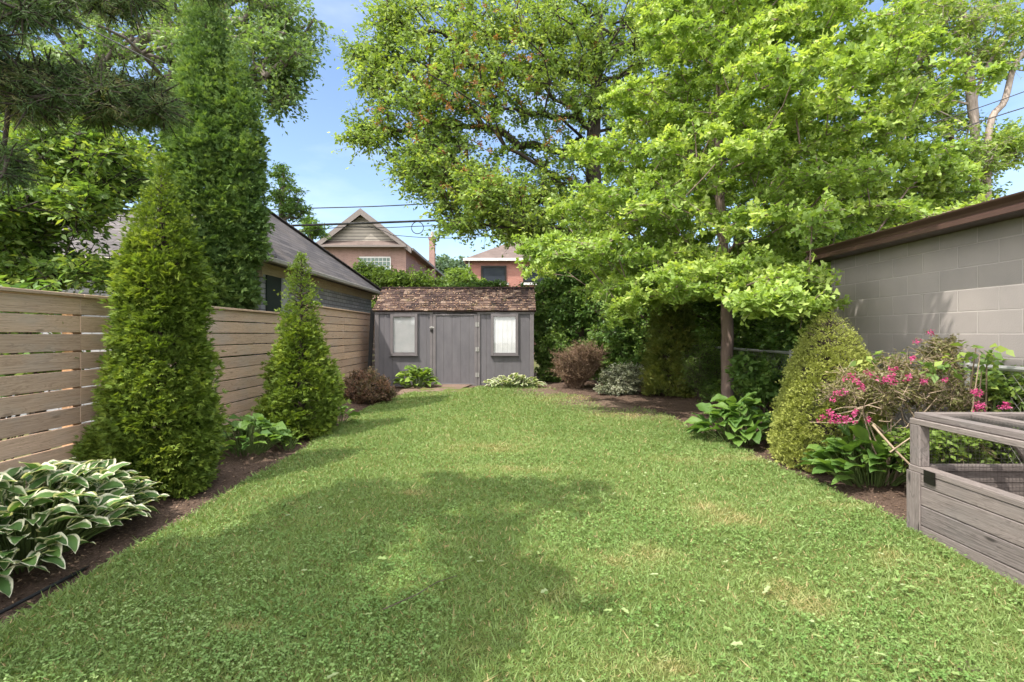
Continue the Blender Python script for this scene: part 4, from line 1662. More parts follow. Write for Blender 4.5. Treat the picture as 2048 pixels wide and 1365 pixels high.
for (pa, pb, dark) in ((962, 1013, 1), (1046, 1102, 1)):
    xa, xb_ = P(pa, 0, D)[0], P(pb, 0, D)[0]
    z1_, z0_ = P(0, 532, D)[2], P(0, 566, D)[2]
    w = MB()
    w.box((xa, D - .07, z0_ + .001), (xa + .12, D - .01, z1_)); w.box((xb_ - .12, D - .07, z0_ + .001), (xb_, D - .01, z1_))
    w.box((xa + .121, D - .07, z1_ - .12), (xb_ - .121, D - .01, z1_)); w.box((xa + .121, D - .07, z0_), (xb_ - .121, D - .01, z0_ + .1))
    wo = w.build('window', M_darkm, hb)
    w = MB()
    w.poly([(xa, D - .009, z0_), (xb_, D - .009, z0_), (xb_, D - .009, z1_), (xa, D - .009, z1_)])
    w.build('pane', M_wdark, wo)
    w = MB()
    w.box((xa - .15, D - .14, z0_ - .16), (xb_ + .15, D - .008, z0_ - .002))
    w.build('sill', M_white, wo)

# ------------------------------------------------------------------ wires
M_cable = plain_mat('black_cable', (0.03, 0.03, 0.032), .6)


def cable(name, label, pts, r, n=7):
    mb = MB()
    mb.tube([tuple(p) for p in pts], r, n)
    return tag(mb.build(name, M_cable, smooth=True), label, 'cable')


def spline(pts, k=10):
    """smooth polyline through the points"""
    pts = [np.array(p, float) for p in pts]
    out = []
    for i in range(len(pts) - 1):
        p0_, p1_, p2_, p3_ = pts[max(i - 1, 0)], pts[i], pts[i + 1], pts[min(i + 2, len(pts) - 1)]
        for j in range(k):
            t = j / k
            out.append(0.5 * ((2 * p1_) + (-p0_ + p2_) * t + (2 * p0_ - 5 * p1_ + 4 * p2_ - p3_) * t * t + (-p0_ + 3 * p1_ - 3 * p2_ + p3_) * t ** 3))
    out.append(pts[-1])
    return out


cable('power_cable', 'thin upper power cable crossing the sky above the gable house', spline([P(380, 428, 21), P(590, 418, 21), P(850, 408, 21), P(1300, 372, 21), P(1700, 300, 21)]), .022)
cable('power_cable', 'thick dark bundled cable passing in front of the beige gable', spline([P(360, 458, 19.5), P(600, 451, 19.5), P(850, 442, 19.5), P(1100, 430, 19.5), P(1500, 395, 19.5)]), .042)
cable('power_cable', 'slack thin cable hanging just below the thick cable near the gable peak', spline([P(560, 470, 19.6), P(680, 455, 19.6), P(760, 456, 19.6), P(900, 452, 19.6), P(1060, 462, 19.6)], 8), .014)
cable('power_cable', 'sagging service cable running from the thick cable toward the hip house roof', spline([P(780, 470, 22), P(860, 476, 22), P(960, 474, 22), P(1100, 455, 22)], 8), .014)
cable('power_cable', 'drooping service cable from the gable house peak to its right eave', spline([P(735, 452, 24), P(780, 468, 26), P(815, 492, 34)], 8), .014)
lp = [P(835 + 12 * math.cos(a), 456 + 12 * math.sin(a), 19.45) for a in np.linspace(-1.5, 4.4, 22)]
cable('cable_loop', 'round coil of slack cable hanging under the thick bundled cable', lp, .016)
cable('power_cable', 'topmost dark cable crossing the sky above the right garage', spline([P(2100, 38, 14), P(1960, 92, 14.5), P(1780, 160, 15), P(1500, 250, 16)]), .013)
cable('power_cable', 'second dark cable from the top above the right garage', spline([P(2100, 95, 14), P(1920, 155, 14.5), P(1700, 228, 15), P(1450, 300, 16)]), .018)
cable('power_cable', 'dark cable just under mid height between the pale trunks on the right', spline([P(2100, 165, 12), P(1900, 235, 12.5), P(1600, 325, 13.5)]), .011)
cable('power_cable', 'lowest dark cable sloping down through the leaves above the right garage', spline([P(2100, 200, 10), P(1960, 244, 10.3), P(1800, 303, 10.6), P(1600, 350, 11)]), .011)
cable('power_cable', 'dark cable slanting down from the upper left behind the conifer bough', spline([P(60, -10, 9), P(125, 30, 9), P(270, 105, 9.2), P(390, 170, 9.5)]), .012)
cable('power_cable', 'dark cable slanting down toward the tall column evergreen above the garage roof', spline([P(100, 205, 8.6), P(200, 258, 8.4), P(290, 302, 8.2), P(375, 340, 8.0)]), .010)

# ------------------------------------------------------------------ foliage materials
B_grey = bark_mat('grey_bark', (0.09, 0.075, 0.065), (0.22, 0.185, 0.165))
B_brown = bark_mat('brown_bark', (0.055, 0.04, 0.032), (0.13, 0.1, 0.085))
B_dark = bark_mat('dark_bark', (0.03, 0.025, 0.02), (0.075, 0.06, 0.05))
B_pale = bark_mat('pale_bark', (0.2, 0.16, 0.135), (0.4, 0.34, 0.3))
B_gink = bark_mat('ginkgo_bark', (0.17, 0.12, 0.105), (0.32, 0.24, 0.21), 22)
B_stem = bark_mat('green_stems', (0.07, 0.11, 0.03), (0.14, 0.19, 0.06))
B_tan = bark_mat('tan_twigs', (0.22, 0.16, 0.11), (0.42, 0.34, 0.25))
L_ginkgo = leaf_mat('ginkgo_leaf', (0.13, 0.215, 0.05), (0.27, 0.38, 0.085), (0.47, 0.55, 0.17), trans=0.42)
L_maple = leaf_mat('maple_leaf', (0.10, 0.175, 0.042), (0.20, 0.29, 0.06), (0.38, 0.45, 0.10), trans=0.42)
L_light = leaf_mat('light_tree_leaf', (0.085, 0.15, 0.055), (0.165, 0.25, 0.09), (0.27, 0.36, 0.14), trans=0.45)
L_mag = leaf_mat('magnolia_leaf', (0.075, 0.145, 0.035), (0.15, 0.24, 0.055), (0.34, 0.40, 0.09), trans=0.42)
L_cedar = leaf_mat('cedar_spray', (0.04, 0.085, 0.018), (0.17, 0.25, 0.04), (0.36, 0.42, 0.07), trans=0.32, rough=.6)
L_cedar2 = leaf_mat('tall_cedar_spray', (0.035, 0.085, 0.026), (0.135, 0.225, 0.065), (0.27, 0.36, 0.105), trans=0.25, rough=.6)
L_pine = leaf_mat('dark_needles', (0.04, 0.08, 0.026), (0.10, 0.165, 0.055), (0.22, 0.17, 0.09), trans=0.3, rough=.6)
L_spruce = leaf_mat('dwarf_spruce_needles', (0.15, 0.18, 0.04), (0.36, 0.40, 0.10), (0.52, 0.54, 0.18), trans=0.2, rough=.6)
L_shade = leaf_mat('shrub_leaf', (0.055, 0.12, 0.03), (0.13, 0.23, 0.055), (0.26, 0.36, 0.10), trans=0.4)
L_dkshrub = leaf_mat('dark_shrub_leaf', (0.065, 0.125, 0.032), (0.15, 0.24, 0.055), (0.26, 0.36, 0.09), trans=0.42)
L_far = leaf_mat('far_leaf', (0.06, 0.105, 0.06), (0.11, 0.17, 0.10), trans=0.3)
L_bright = leaf_mat('bright_far_leaf', (0.10, 0.17, 0.03), (0.21, 0.30, 0.06), trans=0.4)
L_barb = leaf_mat('barberry_leaf', (0.08, 0.11, 0.04), (0.19, 0.115, 0.075), (0.33, 0.17, 0.12), trans=0.3)
L_vario = leaf_mat('variegated_leaf', (0.10, 0.13, 0.07), (0.3, 0.32, 0.22), (0.55, 0.56, 0.45), trans=0.25)
L_dry = leaf_mat('dry_leaf', (0.10, 0.06, 0.035), (0.20, 0.13, 0.08), (0.33, 0.24, 0.15), trans=0.2)
L_wei = leaf_mat('weigela_leaf', (0.06, 0.07, 0.025), (0.16, 0.16, 0.055), (0.28, 0.22, 0.11), trans=0.3)
L_pink = leaf_mat('pink_petal', (0.30, 0.02, 0.09), (0.48, 0.06, 0.19), (0.62, 0.2, 0.36), trans=0.3, tcol=(1, .8, .9))
L_samara = leaf_mat('orange_seeds', (0.22, 0.10, 0.035), (0.36, 0.18, 0.06), trans=0.3)
H_var = hosta_mat('hosta_variegated', (0.065, 0.145, 0.04), (0.13, 0.24, 0.06), (0.66, 0.65, 0.48), .62, .78)
H_var2 = hosta_mat('hosta_cream', (0.09, 0.17, 0.04), (0.18, 0.27, 0.07), (0.58, 0.58, 0.42), .45, .7)
H_green = hosta_mat('hosta_green', (0.08, 0.165, 0.04), (0.17, 0.28, 0.06), trans=.38)
H_lime = hosta_mat('hosta_lime', (0.12, 0.21, 0.035), (0.24, 0.34, 0.06))

# ------------------------------------------------------------------ left side planting
# tall column evergreen behind the fence, two spires
b = np.array([-4.16, 7.25, -0.1])
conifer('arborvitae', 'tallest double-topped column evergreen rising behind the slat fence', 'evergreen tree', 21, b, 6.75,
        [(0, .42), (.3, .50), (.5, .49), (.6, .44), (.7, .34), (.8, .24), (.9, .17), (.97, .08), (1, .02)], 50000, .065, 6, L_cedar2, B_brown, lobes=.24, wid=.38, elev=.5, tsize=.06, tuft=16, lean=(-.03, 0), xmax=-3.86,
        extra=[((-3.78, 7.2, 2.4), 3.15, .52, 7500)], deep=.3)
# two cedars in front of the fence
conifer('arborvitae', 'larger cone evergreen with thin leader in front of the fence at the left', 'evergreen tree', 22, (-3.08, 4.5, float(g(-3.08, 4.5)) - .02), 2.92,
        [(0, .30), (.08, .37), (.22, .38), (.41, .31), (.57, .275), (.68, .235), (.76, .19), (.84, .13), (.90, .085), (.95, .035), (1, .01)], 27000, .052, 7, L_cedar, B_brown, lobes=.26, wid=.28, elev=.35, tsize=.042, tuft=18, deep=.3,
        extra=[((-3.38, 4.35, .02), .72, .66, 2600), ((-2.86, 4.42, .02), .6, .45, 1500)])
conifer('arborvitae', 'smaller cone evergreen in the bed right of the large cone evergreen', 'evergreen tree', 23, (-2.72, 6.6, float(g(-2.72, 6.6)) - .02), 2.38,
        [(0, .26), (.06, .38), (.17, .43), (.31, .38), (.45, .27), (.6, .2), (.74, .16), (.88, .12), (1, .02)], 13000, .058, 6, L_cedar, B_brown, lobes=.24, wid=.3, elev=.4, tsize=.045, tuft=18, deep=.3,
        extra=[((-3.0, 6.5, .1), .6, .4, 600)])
# big leafy tree beyond the neighbour's garage
tree('shade_tree', 'tall light green tree with spreading grey limbs beyond the neighbour garage', 'tree', 31,
     [(-17.0, 17.5, -.1), (-16.2, 17.3, 4), (-14.8, 17, 7.5), (-13.6, 16.8, 10)],
     [(150, 40, 16, 300, 130, 3, 3), (430, 60, 16, 150, 110, 2.5, 2.2), (560, 80, 15.5, 88, 78, 1.6, 1.7), (545, 170, 15.5, 40, 40, 1, .5), (570, 190, 15.5, 28, 36, .8, .5), (600, 110, 15.5, 26, 28, .6, .3), (330, 200, 16, 150, 60, 2, 1), (100, 200, 16, 200, 90, 3, 1.4), (540, -40, 16, 60, 60, 2, .8),
      (290, 330, 16.5, 90, 60, 2, .8)],
     330, .85, 9, 14, .14, .5, L_light, B_grey, .42, tip=.014, up=.35, squash=.75, droop=.25)
# magnolia-like tree between fence and garage
tree('magnolia_tree', 'dense broadleaf tree with yellow-green new leaves just behind the left fence', 'tree', 32,
     [(-5.6, 6.1, -.1), (-5.7, 6.0, 1.6), (-5.5, 5.9, 2.6), (-5.2, 6.0, 3.5)],
     [(110, 300, 5.9, 150, 80, .9, 2.4), (90, 400, 5.7, 150, 75, .8, 2.2), (230, 360, 6.2, 75, 70, .7, 1.2), (60, 545, 5.6, 130, 30, .5, 1.0), (200, 545, 5.7, 50, 30, .4, .3), (-60, 420, 5.6, 80, 160, .8, 1.2), (40, 480, 5.8, 60, 40, .4, .4)],
     360, .34, 7, 14, .085, .42, L_mag, B_dark, .09, tip=.006, up=.55, squash=.45, droop=.12, shape='kite', updir=.15)
shrub('neighbour_shrub', 'dark leafy bush glimpsed through the gaps of the left fence', 'shrub', 36,
      [(-60, 620, 4.4, 200, 50, .35, 1), (40, 720, 4.5, 120, 60, .3, .8)], 70, .22, 7, 12, .08, .5, L_shade, B_dark, (-4.6, 4.3, -.1), up=.5, squash=.7)
# conifer whose boughs hang into the view at the upper left; its crown shades the lawn
SHADE = [(200, 1190, 190, 80), (390, 1140, 150, 50), (580, 1115, 120, 45), (540, 1230, 150, 55), (290, 1285, 170, 30), (690, 1015, 60, 22), (890, 990, 130, 20), (1110, 1000, 130, 20),
         (930, 1070, 80, 22), (1000, 1140, 45, 30), (870, 1265, 70, 26), (1050, 1195, 50, 12), (690, 1290, 80, 20), (680, 1090, 60, 20), (60, 1300, 90, 30)]
srng = np.random.RandomState(77)
ex = []
for (px, py, rx_, ry_) in SHADE:
    m_ = int(3 + rx_ * ry_ / 900)
    for _ in range(m_):
        a = srng.uniform(0, 6.28)
        q = math.sqrt(srng.rand())
        ppx, ppy = px + rx_ * q * math.cos(a), py + ry_ * q * math.sin(a)
        yy = 1.4 * F / (ppy - HZ)
        xx_ = (ppx - 1024) / F * yy
        H_ = srng.uniform(4.6, 6.2)
        ex.append((xx_ - .485 * H_, yy - .45 * H_, H_))
ex2 = []
for _ in range(26):
    wy, wz = srng.uniform(5.0, 6.6), srng.uniform(.55, 1.9)
    t_ = (.72 * wy + 1.4 - wz) / 1.324 + srng.uniform(.45, .8)
    ex2.append((4.1 - .485 * t_, wy - .45 * t_, wz + t_))
ex2 = np.array(ex2)
ex = np.array(ex)
pine, Cp = tree('conifer', 'dark shaggy conifer whose low boughs hang into the upper left corner', 'evergreen tree', 33,
     [(-5.3, -.6, 0), (-5.2, -.4, 2), (-4.9, -.1, 4), (-4.5, .1, 5.6)],
     [(60, 180, 2.7, 110, 46, .35, 2.2), (200, 195, 2.8, 80, 38, .3, 1.8), (285, 205, 2.9, 45, 26, .25, .9), (320, 220, 2.9, 22, 16, .2, .4), (60, 10, 2.6, 150, 30, .3, 1.2), (240, 0, 2.8, 80, 20, .3, .5), (-80, 100, 2.5, 90, 100, .4, 1.2), (15, 330, 2.4, 14, 30, .15, .25), (420, -40, 2.9, 110, 26, .3, .8)],
     290, .15, 12, 42, .034, .10, L_pine, B_dark, .07, tip=.006, up=.2, squash=.7, droop=.45, shape='needle', extra=None, step=.35)
tree('oak_tree', 'tall broad tree standing off to the left that shades the near lawn', 'tree', 34,
     [(-5.9, -3.5, 0), (-5.4, -3.0, 3), (-4.6, -2.2, 5.2), (-3.6, -1.2, 6.2)], [(0, 0, -4, 10, 10, .5, 1)], 1, .36, 8, 15, .12, .55, L_maple, B_brown, .24, up=.6, squash=.5, extra=ex, step=.5)
tree('linden_tree', 'tall tree overhead near the block garage that dapples its wall', 'tree', 35,
     [(3.3, -2.6, 0), (3.2, -2.2, 3), (3.0, -1.0, 5.4), (2.7, .4, 6.6)], [(0, 0, -4, 10, 10, .5, 1)], 1, .34, 8, 13, .11, .55, L_maple, B_brown, .14, up=.6, squash=.5, extra=ex2, step=.5)
# hostas and shrubs on the left
hosta('hosta_plant', 'big white-edged hosta mound in the near left corner', 41, -3.06, 3.22, .47, .84, .46, 520, .175, .10, H_var, B_stem)
hosta('hosta_plant', 'plain green hosta between the two cone evergreens by the fence', 42, -2.98, 5.7, .42, .36, .32, 80, .16, .11, H_green, B_stem)
hosta('hosta_plant', 'small bright green hosta seedling right of the plain green hosta', 43, -2.62, 6.0, .18, .13, .10, 16, .12, .06, H_lime, B_stem)
hosta('hosta_plant', 'half hidden green hosta behind the smaller cone evergreen', 44, -2.5, 7.35, .22, .2, .28, 20, .17, .11, H_green, B_stem)
hosta('hosta_plant', 'lime green hosta against the shed left of the door', 45, -2.15, 11.5, .40, .28, .44, 95, .21, .14, H_lime, B_stem)
hosta('hosta_plant', 'cream variegated hosta against the shed right of the door', 46, .02, 11.6, .62, .3, .22, 150, .17, .075, H_var2, B_stem)
shrub('barberry_bush', 'rounded red-brown barberry bush between fence and shed', 'shrub', 47, [(738, 782, 9.5, 52, 32, .5, 1), (725, 770, 9.6, 40, 30, .4, .5)], 150, .16, 9, 14, .035, .55, L_barb, B_brown, (-2.7, 9.5, float(g(-2.7, 9.5))), up=.3, squash=.8, updir=.2, droop=0)

# ------------------------------------------------------------------ behind the shed
tree('maple_tree', 'large maple with dark limbs and orange seeds spreading behind the shed', 'tree', 51,
     [P(1188, 900, 15) * np.array([1, 1, 0]) + np.array([0, 0, -.1]), P(1195, 560, 15), P(1185, 300, 15), P(1200, 60, 15), P(1215, -120, 15)],
     [(880, 180, 14, 170, 130, 2, 2.6), (1000, 60, 14.5, 230, 130, 2.5, 3), (1120, 250, 15, 170, 170, 2, 2.2), (1250, 80, 15, 170, 150, 2.2, 2.2), (860, 320, 13.5, 90, 70, 1.5, 1.2), (960, 390, 13, 110, 55, 1.5, 1.3), (760, 130, 14, 55, 60, 1.2, .6),
      (755, 270, 13.8, 50, 25, .9, .4), (710, 105, 14, 18, 14, .4, .12), (700, 280, 13.8, 18, 10, .4, .12), (920, 448, 12.8, 60, 10, .8, .2), (1040, 450, 12.8, 60, 16, 1, .25), (1400, 60, 15.5, 150, 120, 2, 1.6), (1100, 420, 14, 130, 70, 1.5, 1.3), (790, 30, 14, 45, 50, 1, .4)],
     760, .72, 9, 14, .115, .5, L_maple, B_dark, .30, tip=.012, up=.35, squash=.65, droop=.28, wig=.2)
# orange seeds inside that maple
mroot = [o for o in bpy.data.objects if o.name.startswith('maple_tree')][0]
rs = np.random.RandomState(52)
Cm = ell_points(rs, [(880, 220, 13.6, 150, 130, 1.8, 2), (960, 380, 13, 100, 60, 1.4, 1.4), (1000, 120, 14, 200, 120, 2, 1.4), (1130, 300, 14.5, 130, 120, 1.6, .8)], 260)
LV = Leaves('kite')
twigs_and_leaves(rs, LV, None, Cm, .16, 4, 8, .06, .5, up=.2, squash=1)
LV.build('seed_clusters', L_samara, mroot)

tree('locust_tree', 'airy green tree top showing right of the tall column evergreen', 'tree', 53,
     [P(560, 800, 20) * np.array([1, 1, 0]), P(562, 470, 20), P(568, 340, 20)],
     [(572, 390, 20, 28, 45, .8, 1), (560, 350, 20, 14, 20, .4, .25), (590, 420, 20, 22, 20, .5, .4)], 42, .42, 8, 12, .13, .4, L_shade, B_grey, .12, up=.5, squash=.35, droop=.1)
tree('locust_tree', 'small dark green tree top left of the gable house roof', 'tree', 54,
     [P(625, 800, 24) * np.array([1, 1, 0]), P(622, 520, 24), P(622, 440, 24)],
     [(628, 462, 24, 26, 16, .7, 1), (610, 445, 24, 12, 10, .4, .3), (560, 480, 24, 40, 30, 1, .5)], 34, .42, 8, 12, .14, .4, L_shade, B_grey, .12, up=.5, squash=.35, droop=.1)
tree('far_tree', 'hazy blue-green tree between the chimney and the hip house', 'tree', 55,
     [P(892, 720, 70) * np.array([1, 1, 0]), P(892, 600, 70), P(890, 520, 70)],
     [(890, 545, 70, 30, 32, 3, 1.2), (920, 545, 70, 24, 24, 3, .8), (860, 560, 70, 24, 20, 3, .5)], 90, 1.5, 9, 16, .42, .6, L_far, B_grey, .5, up=.3, squash=.8)
tree('far_tree', 'bright young tree in front of the left corner of the hip house', 'tree', 56,
     [P(922, 720, 26) * np.array([1, 1, 0]), P(922, 610, 26), P(920, 540, 26)],
     [(920, 560, 26, 24, 28, .9, 1.2), (955, 575, 26, 30, 10, .8, .5)], 60, .42, 8, 16, .15, .55, L_bright, B_grey, .14, up=.3, squash=.9)
tree('far_tree', 'bright leafy tree overhanging the roof of the hip house', 'tree', 57,
     [P(1120, 720, 29) * np.array([1, 1, 0]), P(1115, 560, 29), P(1090, 480, 29)],
     [(1030, 475, 29, 60, 14, 1.2, .6), (1100, 490, 29, 60, 40, 1.6, 1.2), (1140, 540, 29, 50, 50, 1.6, 1)], 100, .7, 8, 13, .2, .55, L_bright, B_brown, .2, up=.3, squash=.6)
shrub('hedge', 'vine covered hedge showing above the left half of the shed roof', 'hedge', 58,
      [(740, 555, 17, 50, 28, .6, 1.2), (800, 560, 17, 70, 16, .6, 1.4), (860, 572, 17, 50, 10, .6, .8), (760, 600, 17, 90, 40, .6, 1)], 170, .4, 8, 14, .10, .55, L_bright, B_brown, (-4.2, 17, -.1), up=.35, nstem=3)
shrub('vine', 'leafy vine with reddish stems along the right part of the shed ridge', 'vine', 59,
      [(930, 574, 14.2, 60, 7, .15, 1), (985, 572, 14.2, 40, 8, .15, 1), (1040, 590, 14.4, 50, 20, .3, 1)], 90, .16, 7, 12, .06, .55, L_shade, B_brown, (-.7, 14.2, -.1), up=.35, nstem=2)

# ------------------------------------------------------------------ ginkgo
gx_, gy_ = 3.62, 8.6
grn = np.random.RandomState(611)
tiers = []
zb, nbr = 2.15, 96
for k in range(nbr):
    u_ = (k + .5) / nbr
    z_ = zb + (8.0 - zb) * u_ ** 1.12
    phi = k * 2.399 + grn.normal() * .2
    ll_ = np.interp(z_, [2.2, 2.8, 3.6, 4.5, 5.3, 6.2, 7.4, 8.2], [2.4, 3.6, 3.3, 2.6, 2.1, 1.5, .9, .5])
    lr_ = np.interp(z_, [2.2, 2.7, 3.4, 4.4, 5.4, 6.4, 7.4, 8.2], [1.9, 2.9, 3.9, 3.8, 3.1, 2.3, 1.4, .6])
    Lb = (ll_ * (1 - math.cos(phi)) + lr_ * (1 + math.cos(phi))) / 2 * grn.uniform(.72, 1.08)
    rise_ = np.interp(z_, [2.2, 4, 8], [.0, .22, .6])
    if abs(math.sin(phi)) > .55 and math.sin(phi) < 0:
        Lb *= .92                      # shorter towards the open lawn
    m_ = max(3, int(Lb / .30))
    for i in range(1, m_ + 1):
        f_ = i / m_
        r_ = Lb * (0.12 + .88 * f_)
        c_ = np.array([gx_ + math.cos(phi) * r_, gy_ + math.sin(phi) * r_, z_ + rise_ * r_ - .055 * r_ * r_])
        w_ = .34 * Lb * math.sin(math.pi * min(1, f_ * .85 + .1)) * .55
        for q_ in ([0] if f_ < .35 else ([-1, 1] if f_ < .95 else [0])):
            off_ = q_ * w_ * grn.uniform(.5, 1.1)
            tiers.append(c_ + np.array([-math.sin(phi) * off_, math.cos(phi) * off_, grn.normal() * .10]))
tiers = np.array(tiers)
tree('ginkgo_tree', 'bright green ginkgo with straight brown trunk in the right flower bed', 'tree', 61,
     [(gx_, gy_, float(g(gx_, gy_)) - .05), (gx_ - .0, gy_, 2.0), P(1440, 400, 8.6), P(1436, 240, 8.6), P(1445, 60, 8.6), P(1450, -120, 8.6)],
     [(1560, 602, 5.3, 75, 14, .5, 1.0), (1480, 570, 6.5, 60, 22, .6, .5), (1590, 560, 6.0, 60, 16, .6, .5), (1640, 606, 6.0, 70, 12, .3, .25), (1880, 350, 7.5, 80, 20, .7, .6), (1790, 90, 8, 60, 40, .8, .5), (1120, 500, 8.0, 100, 30, 1.0, .8), (1700, 330, 7.6, 140, 60, 1, .9), (1280, 585, 7.9, 130, 24, .8, 1.2), (1400, 560, 6.8, 110, 30, .6, 1.2), (1250, 625, 7.6, 30, 20, .3, .3)],
     150, .28, 7, 20, .068, .98, L_ginkgo, B_gink, .098, first=.27, shape='fan', tip=.006, up=.55, squash=.36, droop=.12, wig=.06, rise=.0, step=.3, extra=tiers)

# ------------------------------------------------------------------ right background planting
def bg_tree(seed, label, px, d, ells, n, R, L, m, bark=B_brown, r0=.14, nl=13, nt=8, name='background_tree', **kw):
    x = (px - 1024) / F * d
    top = max(ells, key=lambda e: e[6])
    tree(name, label, 'tree', seed, [(x, d, -.12), P(px, 560, d), P(px + (top[0] - px) * .5, min(520, top[1] + 60), d)], ells, n, R, nt, nl, L, .55, m, bark, r0, **kw)


bg_tree(71, 'bushy green tree filling the gap right of the shed', 1160, 13.6, [(1130, 600, 13.6, 70, 60, .8, 1.4), (1180, 540, 13.8, 100, 60, .9, 1.4), (1120, 680, 13.6, 60, 60, .6, 1.2), (1230, 620, 13.6, 80, 70, .8, 1.2), (1105, 620, 13.8, 50, 50, .6, 1.0)], 360, .36, .095, L_shade, up=.45)
bg_tree(72, 'dark leafy tree behind the grey-white bush under the ginkgo', 1290, 12.6, [(1270, 650, 12.6, 90, 70, .7, 1.4), (1320, 560, 12.8, 120, 60, .9, 1.4), (1260, 730, 12.4, 70, 40, .5, .8)], 230, .36, .09, L_shade, up=.45)
bg_tree(73, 'dark tree behind the ginkgo trunk', 1460, 12.2, [(1430, 590, 12.2, 120, 70, .8, 1.4), (1500, 680, 11.8, 100, 80, .7, 1.4), (1420, 720, 11.6, 70, 60, .5, .8)], 260, .38, .09, L_dkshrub, up=.45)
bg_tree(74, 'dark tree crowding the corner of the block garage', 1600, 10.4, [(1600, 560, 10.4, 90, 70, .7, 1.3), (1610, 680, 9.6, 60, 80, .5, 1.2), (1640, 480, 10.6, 90, 50, .7, 1)], 230, .34, .085, L_shade, up=.45)
bg_tree(75, 'wide green tree behind the upper left side of the ginkgo', 1330, 17, [(1300, 420, 17, 160, 100, 1.8, 1.5), (1400, 300, 17.5, 170, 130, 2, 1.6), (1220, 520, 17, 120, 70, 1.4, 1)], 230, .78, .14, L_maple, r0=.26)
bg_tree(76, 'wide green tree rising behind the block garage roof', 1700, 16, [(1650, 420, 16, 130, 90, 1.8, 1.5), (1790, 440, 16, 120, 50, 1.5, 1.2), (1560, 300, 17, 130, 120, 2, 1.4), (1900, 410, 15, 110, 40, 1.4, 1.0)], 260, .75, .13, L_maple, r0=.24)
bg_tree(77, 'low hazy tree line far behind the right trees', 1500, 32, [(1350, 560, 32, 260, 60, 2, 1.4), (1650, 540, 32, 260, 70, 2, 1.4)], 190, 1.7, .3, L_dkshrub, r0=.3)
shrub('boundary_hedge', 'long leafy hedge closing the view low behind all the right shrubs', 'hedge', 78,
      [(1250, 650, 19, 230, 60, .9, 1.5), (1560, 640, 19, 230, 60, .9, 1.5)], 330, .62, 8, 13, .17, .6, L_shade, B_brown, (7, 19, -.1), up=.4, nstem=3)
# tall pale trunks upper right
tree('pale_trunk_tree', 'tall tree with twin pale trunks against the sky at the upper right', 'tree', 81,
     [P(1962, 700, 14) * np.array([1, 1, 0]), P(1958, 400, 14), P(1948, 250, 14), P(1925, 90, 14), P(1918, -60, 14)],
     [(1880, 40, 14, 130, 60, 1.6, 2), (1960, 110, 14, 70, 50, 1.2, .7), (1850, 180, 14, 60, 60, 1.2, .6), (1990, 300, 13.6, 60, 40, 1, .8), (1900, 260, 14, 50, 50, 1, .5), (2000, 20, 14, 60, 50, 1, .6), (1760, 110, 14.5, 100, 80, 1.2, 1.3), (1800, 250, 14.5, 80, 80, 1.2, 1.0), (1930, 330, 14, 80, 40, 1, .8)],
     300, .52, 8, 11, .10, .5, L_maple, B_pale, .12, tip=.010, up=.35, squash=.6, wig=.22)
TBx = Tubes()
proot = [o for o in bpy.data.objects if o.name.startswith('pale_trunk_tree')][0]


def limb(pts, r0_, r1_):
    q = spline(pts, 6)
    for i in range(len(q) - 1):
        TBx.seg(q[i], q[i + 1], r0_ + (r1_ - r0_) * i / len(q), r0_ + (r1_ - r0_) * (i + 1) / len(q))


limb([P(1955, 390, 14), P(1952, 250, 14), P(1945, 160, 14), P(1935, 80, 14), P(1928, 10, 14)], .09, .04)
limb([P(1950, 200, 14), P(1975, 130, 14), P(2015, 80, 14), P(2060, 40, 14)], .05, .03)
limb([P(1970, 175, 14), P(2005, 140, 14), P(2050, 142, 14)], .03, .015)
TBx.build('limb', B_pale, proot)
TBx = Tubes()
t2 = thing('leaning_tree', 'slender pale trunk leaning right beside the twin pale trunks', 'tree', (13.6, 13.6, -.1))
limb([(12.8, 13.6, -.1), P(1975, 300, 13.6), P(2010, 200, 13.6), P(2035, 120, 13.6), P(2100, 60, 13.6)], .09, .06)
TBx.build('trunk', B_pale, t2)
rs = np.random.RandomState(83)
C = ell_points(rs, [(2060, 60, 13.6, 60, 50, .8, 1), (2040, 280, 13.4, 60, 30, .8, 1)], 40)
LV = Leaves('kite')
twigs_and_leaves(rs, LV, None, C, .5, 7, 11, .1, .5, up=.35)
LV.build('crown', L_maple, t2)
TBx = Tubes()
t3 = thing('slender_tree', 'slender reddish trunk with loose leaves left of the twin pale trunks', 'tree', P(1905, 720, 14.6) * np.array([1, 1, 0]))
limb([P(1915, 720, 14.6) * np.array([1, 1, 0]), P(1900, 260, 14.6), P(1870, 180, 14.6), P(1850, 90, 14.6), P(1852, 20, 14.6)], .10, .04)
TBx.build('trunk', B_brown, t3)
C = ell_points(rs, [(1850, 60, 14.6, 60, 60, .8, 1), (1880, 230, 14.6, 50, 50, .8, 1.2), (1830, 150, 14.6, 40, 40, .8, .8)], 60)
LV = Leaves('kite')
twigs_and_leaves(rs, LV, None, C, .5, 7, 11, .1, .5, up=.35)
LV.build('crown', L_maple, t3)

